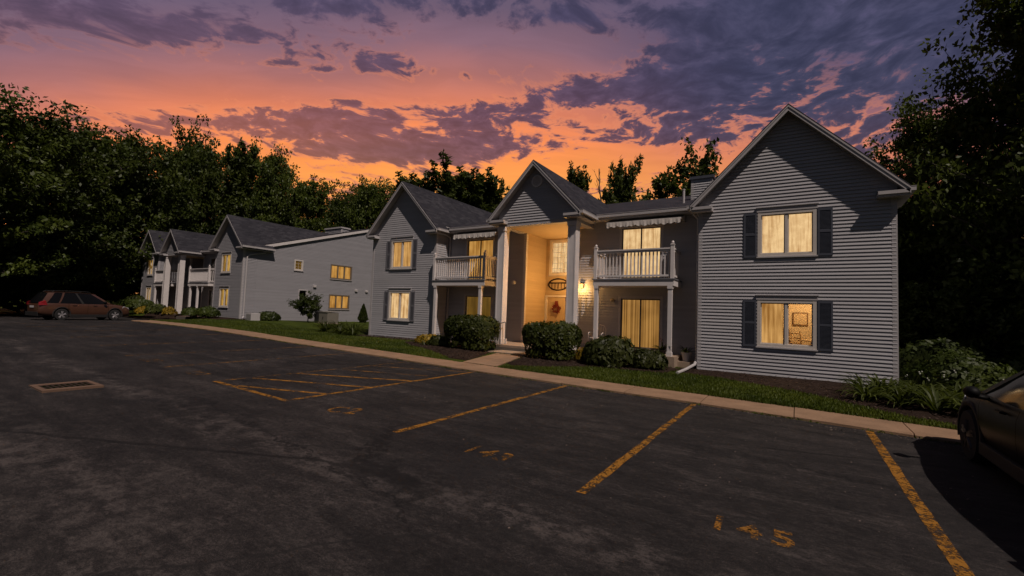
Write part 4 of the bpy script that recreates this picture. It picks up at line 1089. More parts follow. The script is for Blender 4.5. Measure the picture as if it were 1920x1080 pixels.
PROTO = {}
def proto(key, *a, **k):
    o = make_tree(*a, **k); PROTO[key] = [o, False, a[1]]
proto('broad1', 'broadleaf_tree', 17, 5.6, .10, 'round', 11, 'leaf_a', .215, 54, 6, 34)
proto('broad2', 'broadleaf_tree', 17, 5.0, .12, 'round', 23, 'leaf_a', .21, 50, 6, 34)
proto('broad3', 'broadleaf_tree', 17, 6.0, .08, 'round', 37, 'leaf_b', .22, 56, 6, 34)
proto('spike1', 'columnar_tree', 17, 3.4, .12, 'spiky', 5, 'leaf_c', .30, 56, 6, 20)
proto('spike2', 'columnar_tree', 17, 4.0, .10, 'spiky', 8, 'leaf_c', .30, 58, 6, 20)
proto('open', 'broadleaf_tree', 16, 3.4, .35, 'open', 19, 'leaf_a', .26, 34, 4, 8)
proto('near1', 'broadleaf_tree', 12, 4.3, .08, 'round', 41, 'leaf_a', .12, 62, 8, 44)
proto('near2', 'broadleaf_tree', 12, 4.0, .06, 'round', 53, 'leaf_b', .12, 60, 8, 44)
proto('sapling', 'understory_tree', 6, 2.6, .02, 'round', 61, 'leaf_b', .17, 40, 6, 24)
proto('dead', 'dead_tree', 19, 2.2, .45, 'open', 71, 'leaf_a', .2, 15, 2, 1, trunk_r=.34, leafless=True)

def plant_tree(key, x, y, z, top, label, cat='tree', group=None, wide=1., rot=None):
    o, used, H = PROTO[key]
    if used: o = copy_tree(o)
    PROTO[key][1] = True
    s = (top - z) / H * .835
    o.location = (x, y, z); o.scale = (s * wide, s * wide, s); o.rotation_euler = (0, 0, rnd.uniform(0, 6.28) if rot is None else rot)
    tag(o, label, cat, group); return o

WG = 'trees of the wood behind the lot'
FW = 'far trees filling the back of the wood'
T = plant_tree
# the wood left of and behind the far building
T('broad1', -42.5, 5.0, .4, 14.6, 'broad dark maple at the far left edge of the photo', group=WG)
T('broad3', -45.5, 8.4, .4, 14.2, 'dense dark tree in the wood second from the left edge of the photo', group=WG)
T('broad2', -49.5, 11.0, .4, 16.6, 'tall rounded tree directly above the brown wagon', group=WG, wide=.95)
T('broad1', -51.5, 15.0, .4, 17.4, 'tall leafy tree between the brown wagon and the far building, with a bushy top', group=WG, wide=.9)
T('broad2', -54.5, 19.5, .45, 18.4, 'tree rising over the leftmost gable of the far building', group=WG, wide=.72)
T('broad3', -57.0, 23.0, .45, 20.4, 'tallest tree of the wood behind the left gable of the far building', group=WG, wide=.66)
T('spike2', -55.2, 26.5, .45, 19.4, 'narrow tree behind the entry gable of the far building, in the notch of the treetops', group=WG)
T('broad1', -53.5, 29.0, .45, 21.2, 'tall pointed tree behind the right gable of the far building', group=WG, wide=.62)
T('broad2', -49.0, 31.0, .45, 17.6, 'round-topped tree standing over the roof ridge of the far building', group=WG, wide=.8)
T('broad3', -47.5, 35.8, .45, 16.2, 'lower dark tree behind the chimney of the far building', group=WG, wide=.75)
T('broad1', -42.6, 35.0, .45, 17.4, 'dark tree in the gap between the two buildings', group=WG, wide=.7)
T('broad2', -38.2, 37.2, .45, 16.8, 'leafy tree just left of the left gable peak of the near building', group=WG, wide=.75)
T('spike1', -35.2, 36.2, .45, 15.9, 'spiky tree right behind the left gable peak of the near building', group='spiky trees behind the near roof', wide=1.6)
T('spike2', -31.6, 36.6, .45, 16.4, 'tallest spiky tree of the clump between the left gable and the portico', group='spiky trees behind the near roof', wide=1.5)
T('spike1', -28.6, 38.6, .45, 16.2, 'spiky tree with a fan-shaped top just left of the portico gable', group='spiky trees behind the near roof', wide=1.6)
T('spike2', -25.6, 40.5, .45, 14.8, 'low spiky tree hidden mostly by the portico roof', group='spiky trees behind the near roof')
T('spike1', -20.9, 45.5, .45, 17.6, 'small spiky tree just right of the portico roof, left of the bare dead trunk', group='spiky trees behind the near roof', wide=.85)
T('dead', -18.6, 46.4, .45, 22.0, 'bare dead tree against the orange sky right of the portico')
T('spike2', -14.8, 43.6, .45, 16.6, 'dark spiky tree standing alone above the main roof, right of the dead tree', group='spiky trees behind the near roof', wide=.8)
T('open', -11.6, 44.6, .45, 17.6, 'low loose tree above the roof vent pipe', group='loose trees behind the near roof', wide=.9)
T('open', -6.5, 37.4, .45, 16.5, 'loose open-crowned tree behind the chimney and the left rake of the big gable', group='loose trees behind the near roof', wide=.85)
T('broad1', -13.2, 48.5, .45, 14.6, 'low rounded tree in the gap right of the lone spiky tree', group='loose trees behind the near roof', wide=.8)
T('spike1', -16.9, 47.5, .45, 15.6, 'low dark tree between the dead tree and the spiky tree beside it', group='spiky trees behind the near roof', wide=1.1)
T('open', -9.2, 45.0, .45, 17.2, 'low tree left of the siding-clad chimney', group='loose trees behind the near roof', wide=1.)
fl = 'far dark tree closing the back of the wood behind the buildings'
for x, y, top, key in ((-52, 3.5, 13.5, 'broad3'), (-56, 8, 14.5, 'broad2'), (-59, 13, 16, 'broad1'), (-61, 18, 16.5, 'broad3'), (-62, 24, 17, 'broad2'), (-62, 30, 17.5, 'broad3'),
                       (-57, 34, 17, 'broad1'), (-53, 39, 16, 'broad2'), (-46, 42, 15.5, 'broad3'), (-40, 43, 15.5, 'broad1'), (-34, 44, 15.5, 'broad3'), (-29, 46, 15, 'broad2'), (-44, -1, 13, 'broad3'), (-50, -5, 13, 'broad1')):
    T(key, x, y, .4, top, fl, group=FW, wide=.95)
ul = 'low shrubby tree filling the shade under the wood beyond the lot'
for x, y, top in ((-47.2, 3.5, 4.6), (-47.4, 6.2, 5.2), (-49.4, 8.6, 5.0), (-51.5, 13.2, 5.6), (-52.8, 16.5, 6.0), (-54, 19.6, 5.6), (-56, 22.5, 6.5), (-53, 10.8, 6), (-50, 1, 5), (-49, -3, 5), (-58, 16, 7), (-57, 12, 7), (-55, 6, 7), (-54, 2, 6.5)):
    T('sapling', x, y, .3, top, ul, group='undergrowth below the wood', wide=1.25)
# right of the near building
RG = 'dark trees right of the near building'
T('near1', 5.0, 25.8, .0, 11.6, 'dark leafy tree rising just right of the big gable eave', group=RG, wide=.82)
T('near2', 8.8, 24.8, .0, 11.6, 'dense dark tree in the middle of the shaded group right of the building', group=RG, wide=.8)
T('near1', 7.35, 21.8, .0, 14.6, 'tallest tree at the right edge of the photo, above the parked black car', group=RG, wide=.80)
T('near2', 11.2, 22.0, .0, 13.8, 'dark tree behind the tall one at the right edge of the photo', group=RG, wide=1.)
T('near2', 12.6, 28.5, .0, 12.5, 'far dark tree at the back of the group right of the building', group=RG, wide=1.)
T('near1', 8.0, 32.0, .0, 10.5, 'dark tree behind the right end of the near building', group=RG, wide=1.)
T('near2', 4.3, 31.0, .0, 8.5, 'low dark tree half hidden by the right corner of the near building', group=RG, wide=1.1)
T('near1', 14.5, 23.0, .0, 13., 'dark tree at the outer right of the shaded group', group=RG, wide=1.)
T('near2', 11.8, 16.8, .0, 13.5, 'dark tree beyond the right frame edge, shading the shrubs behind the black car', group=RG, wide=.85)
T('near1', 13.8, 14.2, .0, 13.5, 'dark tree outermost on the right, shading the ground behind the black car', group=RG, wide=.85)
for i, (x, y, top) in enumerate(((3.9, 22.5, 3.2), (5.6, 21.5, 3.6), (7.3, 23, 4.2), (9.0, 22, 4.0), (10.6, 24, 4.6), (6.2, 28, 5.2), (9.5, 29, 5.5), (12.5, 25.5, 5), (4.3, 27, 4.4), (12, 33, 7), (16, 28, 7))):
    T('sapling', x, y, 0, top, 'dark undergrowth tree in the deep shade right of the building', group='undergrowth right of the building', wide=1.2)

# ------------------------------------------------------------------ shrubs and bed plants
def bush(name, label, x, y, z, rx, ry, h, n, ls, leaf, seed, group=None, boxy=2.6, cat='bush', lump=.10, flare=0.):
    r = np.random.RandomState(seed); root = empty(name, (x, y, z)); tag(root, label, cat, group)
    d = rand_unit(r, n); d[:, 2] = np.abs(d[:, 2]) * 1.0 - .25 * r.rand(n)
    e = 2. / boxy; q = np.sign(d) * np.abs(d) ** e
    k = 1 / (np.abs(q[:, 0]) ** boxy + np.abs(q[:, 1]) ** boxy + np.abs(q[:, 2]) ** boxy + 1e-6) ** (1 / boxy)
    q = q * k[:, None]
    L = rand_unit(r, 22); lum = np.max((d @ L.T - .82) / .18, axis=1).clip(0, 1)
    depth = 1 - .30 * r.rand(n) ** 2.2 + lump * (lum - .3)
    q = q * depth[:, None]
    zf = .12 + .88 * (q[:, 2].clip(-.3, 2) + .25) / 1.25
    wf = 1 - flare * (1 - zf).clip(0, 1)
    C = np.stack([x + q[:, 0] * rx * wf, y + q[:, 1] * ry * wf, z + h * zf], 1)
    nrm = d + rand_unit(r, n) * .55; nrm /= np.linalg.norm(nrm, axis=1, keepdims=True)
    A = np.cross(nrm, rand_unit(r, n)); A /= np.linalg.norm(A, axis=1, keepdims=True) + 1e-6; A[:, 2] += .35
    B = np.cross(nrm, A); s = ls * r.uniform(.6, 1.3, (n, 1))
    mb = MB(); rr = random.Random(seed)
    for i in range(9):
        t = rr.uniform(0, 6.28); f = rr.uniform(.2, .75)
        mb.tube([(x + .1 * math.cos(t), y + .1 * math.sin(t), z - .05), (x + rx * f * .5 * math.cos(t), y + ry * f * .5 * math.sin(t), z + h * .45), (x + rx * f * math.cos(t), y + ry * f * math.sin(t), z + h * .8)], [.025, .016, .006], 5)
    mb.build('stems', M['bark'], root)
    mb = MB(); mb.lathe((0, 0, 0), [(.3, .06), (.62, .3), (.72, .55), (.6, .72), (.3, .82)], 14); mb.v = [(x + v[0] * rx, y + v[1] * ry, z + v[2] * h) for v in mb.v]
    mb.build('inner_shade', M['core'], root, smooth=True)  # solid dark body added for the shade between the leaves
    o0 = np.array([x, y, z], np.float32)
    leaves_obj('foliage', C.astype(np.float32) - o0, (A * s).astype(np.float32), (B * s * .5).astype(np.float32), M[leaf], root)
    return root
B_ = lambda x, y: lz(x, y) + .02
HG = 'clipped hedges flanking the entry walk'
bush('hedge', 'clipped boxy hedge left of the entry walk, in front of the left column', -10.75, 14.0, B_(-10.75, 14), 1.28, .8, 1.32, 7600, .055, 'hedge', 1, HG, 3.4, 'hedge', flare=.25)
bush('hedge', 'clipped boxy hedge right of the entry walk, in front of the right column', -7.15, 13.85, B_(-7.15, 13.85), 1.12, .8, 1.26, 7200, .055, 'hedge', 2, HG, 3.4, 'hedge', flare=.25)
bush('rhododendron', 'rounded broad-leaved bush below the right balcony, before the sliding door', -5.05, 13.9, B_(-5, 13.9), .80, .75, .92, 2300, .085, 'rhodo', 3, None, 2.2, lump=.2)
bush('rhododendron', 'smallest round bush at the right end of the porch slab', -3.98, 14.3, B_(-4, 14.3), .55, .55, .60, 1500, .075, 'rhodo', 4, None, 2.2, lump=.2)
bush('golden_shrub', 'low golden shrub between the right hedge and the round bush', -5.95, 14.25, B_(-6, 14.2), .42, .4, .50, 900, .06, 'gold', 5, 'golden shrubs by the near building', 2., lump=.25)
bush('golden_shrub', 'low golden shrub at the left end of the porch, left of the hedges', -13.2, 14.3, B_(-13.2, 14.3), .62, .45, .42, 1100, .06, 'gold', 6, 'golden shrubs by the near building', 2., lump=.25)
bush('green_shrub', 'small green shrub between the golden shrub and the left hedge', -12.35, 14.0, B_(-12.3, 14), .5, .4, .42, 1000, .07, 'rhodo', 7, None, 2., lump=.3)
bush('mounded_shrub', 'large mounded shrub at the right corner of the near building, behind the strap-leaved clumps', 3.35, 15.2, 0., .95, 1.0, 1.0, 4600, .062, 'leaf_b', 8, None, 2., lump=.3)
bush('mounded_shrub', 'dark shrub by the right side wall of the near building', 3.6, 18.4, 0., 1.0, 1.1, 1.3, 2600, .09, 'leaf_b', 9, None, 2., lump=.3)
bush('mounded_shrub', 'dark spreading shrub in the shade between the corner shrub and the black car', 5.6, 18.2, 0., 1.5, 1.1, .9, 3000, .08, 'leaf_b', 10, None, 2., lump=.3)
# by the side wall and front of the far building
bush('hedge', 'long clipped hedge in front of the left gable of the far building', -43.9, 13.9, .52, 2.1, .7, 1.05, 3200, .10, 'leaf_b', 11, None, 4., 'hedge')
bush('round_shrub', 'round green shrub left of the steps of the far building', -39.8, 13.9, .55, .75, .7, .75, 1100, .09, 'hedge', 12, 'round shrubs before the far building', 2.)
bush('golden_shrub', 'wide golden flower clump between hedge and round shrub of the far building', -41.2, 13.6, .55, .9, .5, .5, 800, .09, 'gold', 13, None, 2., lump=.3)
bush('golden_shrub', 'small golden clump beside the post of the far balcony', -38.7, 14.3, .55, .45, .4, .55, 500, .08, 'gold', 14, None, 2., lump=.3)
bush('round_shrub', 'low shrub just right of the steps of the far building', -35.9, 14.6, .55, .75, .6, .62, 1100, .09, 'leaf_b', 15, 'round shrubs before the far building', 2.)
bush('round_shrub', 'dark shrub under the lower window of the far right gable', -33.9, 14.7, .55, .95, .65, .72, 1300, .09, 'leaf_b', 16, 'round shrubs before the far building', 2.)
bush('round_shrub', 'dark shrub against the long side wall of the far building, near its corner', -30.9, 17.2, .42, .6, .8, .68, 1100, .09, 'leaf_b', 17, 'round shrubs before the far building', 2.)
bush('round_shrub', 'bright green bush between the brown wagon and the far building', -48.5, 15.4, .45, 1.3, 1., 1.5, 1800, .10, 'hedge', 18, None, 2.)
bush('round_shrub', 'pale low shrub at the left corner of the far building', -47.9, 13.4, .5, .7, .6, .9, 900, .09, 'rhodo', 19, None, 2.)
# arborvitae: narrow cone of scale leaves
def arborvitae(x, y, z, h, rad):
    r = np.random.RandomState(31); n = 2600; root = empty('arborvitae', (x, y, z)); tag(root, 'narrow dark arborvitae cone seen just left of the near building', 'tree')
    t = r.rand(n) ** .75; a = r.uniform(0, 6.28, n); rr_ = rad * (1 - t) ** .8 * (t * 6).clip(.5, 1) * r.uniform(.75, 1.06, n)
    C = np.stack([rr_ * np.cos(a), rr_ * np.sin(a), t * h + .03], 1)
    A = np.stack([np.cos(a) * .3, np.sin(a) * .3, np.ones(n)], 1) + rand_unit(r, n) * .35; A /= np.linalg.norm(A, axis=1, keepdims=True)
    B = np.cross(A, rand_unit(r, n)); s = r.uniform(.05, .1, (n, 1))
    mb = MB(); mb.tube([(x, y, z - .1), (x, y, z + h * .5), (x, y, z + h * .92)], [.06, .04, .01], 6); mb.build('trunk', M['bark'], root)
    leaves_obj('foliage', C.astype(np.float32), (A * s).astype(np.float32), (B * s * .45).astype(np.float32), M['leaf_b'], root)
arborvitae(-29.5, 24.1, .36, 1.45, .48)

def strap_plant(name, x, y, z, n, L, w, seed, label=None, group=None, flowers=0, leaf='hosta', petal='petal', cat='plant'):
    """clump of arching strap leaves, each a bent ribbon; flower stalks where there are any"""
    rr = random.Random(seed); root = empty(name, (x, y, z)); tag(root, label, cat, group); mb = MB()
    for i in range(n):
        a = rr.uniform(0, 6.28); l = L * rr.uniform(.65, 1.15); el = rr.uniform(.55, 1.25); d = Vector((math.cos(a), math.sin(a), 0)); s = Vector((-d.y, d.x, 0))
        p = Vector((x, y, z)) + d * rr.uniform(0, .06); P = []; k = 6
        for j in range(k + 1):
            f = j / k; ww = w * (math.sin(math.pi * min(1, f * .85 + .15)) ** .7) * (1 - f * .15) if f < 1 else .002
            P += [p + s * ww * .5, p + Vector((0, 0, -ww * .18)), p - s * ww * .5]
            an = el - f * f * 2.0; p = p + (d * math.cos(an) + Vector((0, 0, math.sin(an)))) * (l / k)
        mb.add(P, [q for j in range(k) for q in ((3 * j, 3 * j + 1, 3 * j + 4, 3 * j + 3), (3 * j + 1, 3 * j + 2, 3 * j + 5, 3 * j + 4))])
    mb.build('foliage', M[leaf], root, fix=False, smooth=True)
    if flowers:
        mb = MB(); ms = MB()
        for i in range(flowers):
            a = rr.uniform(0, 6.28); q = rr.uniform(.05, .3) * L; h = L * rr.uniform(.75, 1.0); tip = (x + q * math.cos(a), y + q * math.sin(a), z + h)
            ms.tube([(x, y, z), (x + q * .4 * math.cos(a), y + q * .4 * math.sin(a), z + h * .6), tip], .005, 4)
            for b in range(2): mb.lathe((tip[0] + rr.gauss(0, .015), tip[1] + rr.gauss(0, .015), tip[2] - b * .035), [(.003, -.014), (.010, 0), (.013, .014), (.004, .02)], 6)
        ms.build('stalk', M['hedge'], root); mb.build('blossom', M[petal], root)
    return root
hl = ['strap-leaved clump at the left end of the corner bed, nearest the lit window', 'strap-leaved clump in the corner bed, front row, beside the first one']
hk = random.Random(77)
spots = [(1.25, 12.15), (1.75, 11.75), (1.55, 12.7), (2.15, 12.3), (2.2, 11.45), (2.65, 11.9), (2.7, 12.7), (3.1, 11.5), (3.25, 12.2), (3.5, 12.9), (3.75, 11.9), (4.0, 12.6), (2.1, 13.1), (1.75, 13.4), (3.1, 13.5), (4.45, 12.2), (2.6, 11.15), (1.35, 13.3)]
for i, (x, y) in enumerate(spots):
    if i == 0: lab = 'strap-leaved clump at the left tip of the corner bed, before the clapboard wall'
    elif i == 1: lab = 'strap-leaved clump at the front edge of the corner bed, nearest the kerb on the left'
    else: lab = 'arching strap-leaved clump in the planting bed at the right corner of the near building'
    strap_plant('hosta', x, y, lz(x, y) + .02, hk.randint(44, 58), hk.uniform(.62, .82), .052, 100 + i, lab, 'strap-leaved clumps in the corner bed', flowers=2 if i in (3, 6, 9, 12) else 0)
dk = [(-22.3, 15.6), (-21.6, 15.2), (-20.9, 15.5), (-21.9, 16.2), (-20.2, 15.1), (-19.5, 15.4), (-21.2, 16.3), (-20.4, 16.2), (-19.1, 15.0)]
for i, (x, y) in enumerate(dk):
    strap_plant('daylily', x, y, lz(x, y), 60, .95, .045, 140 + i, 'arching green daylily clump at the left corner of the near building' if i != 8 else 'daylily clump at the right end of the row, against the near building wall', 'daylilies at the left corner of the near building', leaf='hosta' if i > 4 else 'hedge')
strap_plant('daylily', -12.8, 13.6, lz(-12.8, 13.6), 22, .4, .035, 160, 'small variegated clump in front of the golden shrub on the left', None)

# ornamental tree and utility boxes by the side wall
o = make_tree('ornamental_tree', 1.2, 1.0, .28, 'round', 91, 'leaf_b', .06, 26, 6, 16, trunk_r=.045); o.location = (-29.5, 19.3, .36)
tag(o, 'small ornamental tree with a spreading crown on the lawn beside the utility boxes', 'tree')
def util_box():
    x, y, z = -28.0, 19.9, .36
    r = empty('utility_box', (x, y, z)); tag(r, 'beige-green utility cabinet on the lawn right of the ornamental tree', 'utility box')
    mb = MB(); mb.box(x - .5, x + .5, y - .45, y + .45, z, z + .8); mb.build('cabinet', M['util'], r, bevel=.03)
    mb = MB(); mb.prism([(x - .53, y - .48, z + .8), (x + .53, y - .48, z + .8), (x + .53, y + .48, z + .86), (x - .53, y + .48, z + .86)], (0, 0, .03)); mb.build('lid', M['util'], r)
    mb = MB(); mb.box(x - .6, x + .6, y - .55, y + .55, z - .1, z + .04); mb.build('pad', M['concrete'], r)
    mb = MB(); mb.box(x - .03, x + .03, y - .475, y - .455, z + .35, z + .5); mb.build('latch', M['black_metal'], r)
M['util'] = pbr('utility_paint', vary((.17, .155, .13), .15, 4.), .6)
util_box()
def bin_():
    x, y, z = -28.9, 19.75, .36
    r = empty('waste_bin', (x, y, z)); tag(r, 'black lidded bin between the ornamental tree and the utility cabinet', 'bin')
    mb = MB(); mb.lathe((x, y, z), [(.22, 0), (.27, .72), (.29, .74), (.29, .78)], 18); mb.build('body', M['black_metal'], r, smooth=False)
    mb = MB(); mb.lathe((x, y, z + .78), [(.30, 0), (.30, .03), (.18, .11), (.03, .14)], 18); mb.build('lid', M['black_metal'], r)
    r = empty('meter_pedestal', (-29.35, 19.85, z)); tag(r, 'slim white pedestal standing left of the black bin', 'pedestal')
    mb = MB(); mb.box(-29.45, -29.25, 19.75, 19.95, z - .05, z + .62); mb.build('post', M['white'], r, bevel=.02)
    mb = MB(); mb.prism([(-29.48, 19.72, z + .62), (-29.22, 19.72, z + .62), (-29.22, 19.98, z + .62), (-29.48, 19.98, z + .62)], (0, 0, .05)); mb.build('cap', M['white'], r, bevel=.015)
bin_()
def ac_unit():
    x, y, z = -30.95, 16.2, .46
    r = empty('meter_cabinet', (x, y, z)); tag(r, 'pale low cabinet at the corner of the far building, by the foundation', 'utility box')
    mb = MB(); mb.box(x - .35, x + .35, y - .3, y + .3, z - .05, z + .5); mb.build('cabinet', M['trim'], r, bevel=.02)
    mb = MB()
    for i in range(6): mb.box(x - .3, x + .3, y - .312, y - .3, z + .08 + .06 * i, z + .10 + .06 * i)
    mb.build('louvre', M['soffit'], r)
ac_unit()

# walk from the kerb to the entry step
mb = MB()
for (y0, y1) in ((10.56, 11.95), (11.97, 13.35), (13.37, 13.72)):
    f = lambda y: (y - 10.5) / 3.2
    P = []
    for (s, y) in ((0, y0), (1, y0), (1, y1), (0, y1)):
        x = (-8.35 - .95 * f(y)) if s == 0 else (-7.15 - 1.05 * f(y)); P.append((x, y, lz(x, y) - .06))
    mb.prism(P, (0, 0, .085))
mb.build('walkway', M['kerb'], kind='structure')

# things about the porches
def patio_chair():
    x, y, z = -6.42, 16.15, .37
    r = empty('patio_chair', (x, y, z)); tag(r, 'white bent-tube patio chair behind the left post of the right balcony', 'chair')
    mb = MB()
    for k in range(6): mb.box(x - .22, x + .22, y - .2 + k * .07, y - .2 + k * .07 + .055, z + .42, z + .44)
    mb.build('seat', M['white'], r)
    mb = MB(); mb.tube([(x - .24, y + .2, z), (x - .25, y + .22, z + .45), (x - .25, y + .28, z + .75), (x - .17, y + .31, z + .88), (x, y + .32, z + .92), (x + .17, y + .31, z + .88), (x + .25, y + .28, z + .75), (x + .25, y + .22, z + .45), (x + .24, y + .2, z)], .014, 6)
    for k in range(1, 5): mb.tube([(x - .25 + .1 * k, y + .22, z + .45), (x - .25 + .1 * k, y + .30, z + .9 - .03 * abs(k - 2.5))], .007, 4)
    mb.build('backrest', M['white'], r)
    for s in (-1, 1):
        mb = MB(); mb.tube([(x + s * .25, y + .24, z + .6), (x + s * .27, y - .1, z + .63), (x + s * .26, y - .22, z + .58), (x + s * .25, y - .24, z + .3), (x + s * .25, y - .26, z)], .013, 6); mb.build('leg', M['white'], r)
patio_chair()
def potted(x, y, z, rad, h, label, leaf, seed, pot='white', petal=None):
    r = empty('potted_plant', (x, y, z)); tag(r, label, 'potted plant')
    mb = MB(); mb.lathe((x, y, z), [(rad * .72, 0), (rad * .95, h * .85), (rad * 1.06, h * .86), (rad * 1.06, h), (rad * .9, h), (rad * .85, h * .9)], 18); mb.build('pot', M[pot], r)
    t = strap_plant('tmp', x, y, z + h * .9, 30, .42, .04, seed, leaf=leaf, flowers=3 if petal else 0, petal=petal or 'petal')
    for c in list(t.children):
        c.parent = r; c.location = t.location - r.location
    bpy.data.objects.remove(t)
potted(-3.2, 16.2, .20, .16, .3, 'white pot with a leafy plant right of the balcony post', 'hedge', 201)
potted(-3.86, 15.62, .37, .11, .18, 'small pot with red blossoms left of the right balcony post', 'hedge', 202, 'iron', 'pink')
def wreath():
    x, y, z = -9.33, 18.46, 1.88
    rr = random.Random(4); r = empty('wreath', (x, y, z)); tag(r, 'dark red wreath hanging on the entry door', 'wreath')
    mb = MB()
    for i in range(70):
        a = rr.uniform(0, 6.28); q = .17 + rr.gauss(0, .035); c = Vector((x + q * math.cos(a), y - rr.uniform(0, .05), z + q * math.sin(a)))
        d = Vector((math.cos(a + rr.uniform(-1, 1)), rr.uniform(-.4, .1), math.sin(a + rr.uniform(-1, 1)))) * .06; s = Vector((-d.z, 0, d.x)) * .5
        mb.quad(c - d, c + s, c + d, c - s)
    mb.build('leaves', M['pink'], r, fix=False)
    mb = MB(); n = 20
    mb.tube([(x + .17 * math.cos(2 * math.pi * i / n), y, z + .17 * math.sin(2 * math.pi * i / n)) for i in range(n + 1)], .022, 6, False); mb.build('hoop', M['bark'], r)
    mb = MB()
    for k in (-.05, .0, .06): mb.box(x + k - .02, x + k + .02, y - .02, y, z + .17, z + .36)
    mb.build('ribbon', M['pink'], r)
wreath()

# ------------------------------------------------------------------ cars
def paint(name, c, coat=.6, rough=.35):
    def col(N):
        return N.vm('MULTIPLY', N_rgb(N, c), N_vec(N, N.m('ADD', N.m('MULTIPLY', N.noise(N.coord('Object'), 2.2, 4), .5), .75)))
    return pbr(name, col, rough, spec=.4 if coat else .07, coat=coat)
M['tyre'] = pbr('tyre_rubber', vary((.018, .018, .018), .2, 20.), .9)
M['alloy'] = pbr('alloy_rim', (.42, .40, .41), .4, metal=.6)
M['dark_alloy'] = pbr('dark_alloy', (.035, .036, .04), .45, metal=.4)
M['cladding'] = pbr('black_cladding', vary((.016, .015, .015), .2, 9.), .7)
M['tail'] = pbr('tail_lens', (.22, .012, .016), .15, spec=.6, coat=.6)
M['head'] = pbr('head_lens', (.45, .45, .47), .12, spec=.7, coat=.6)

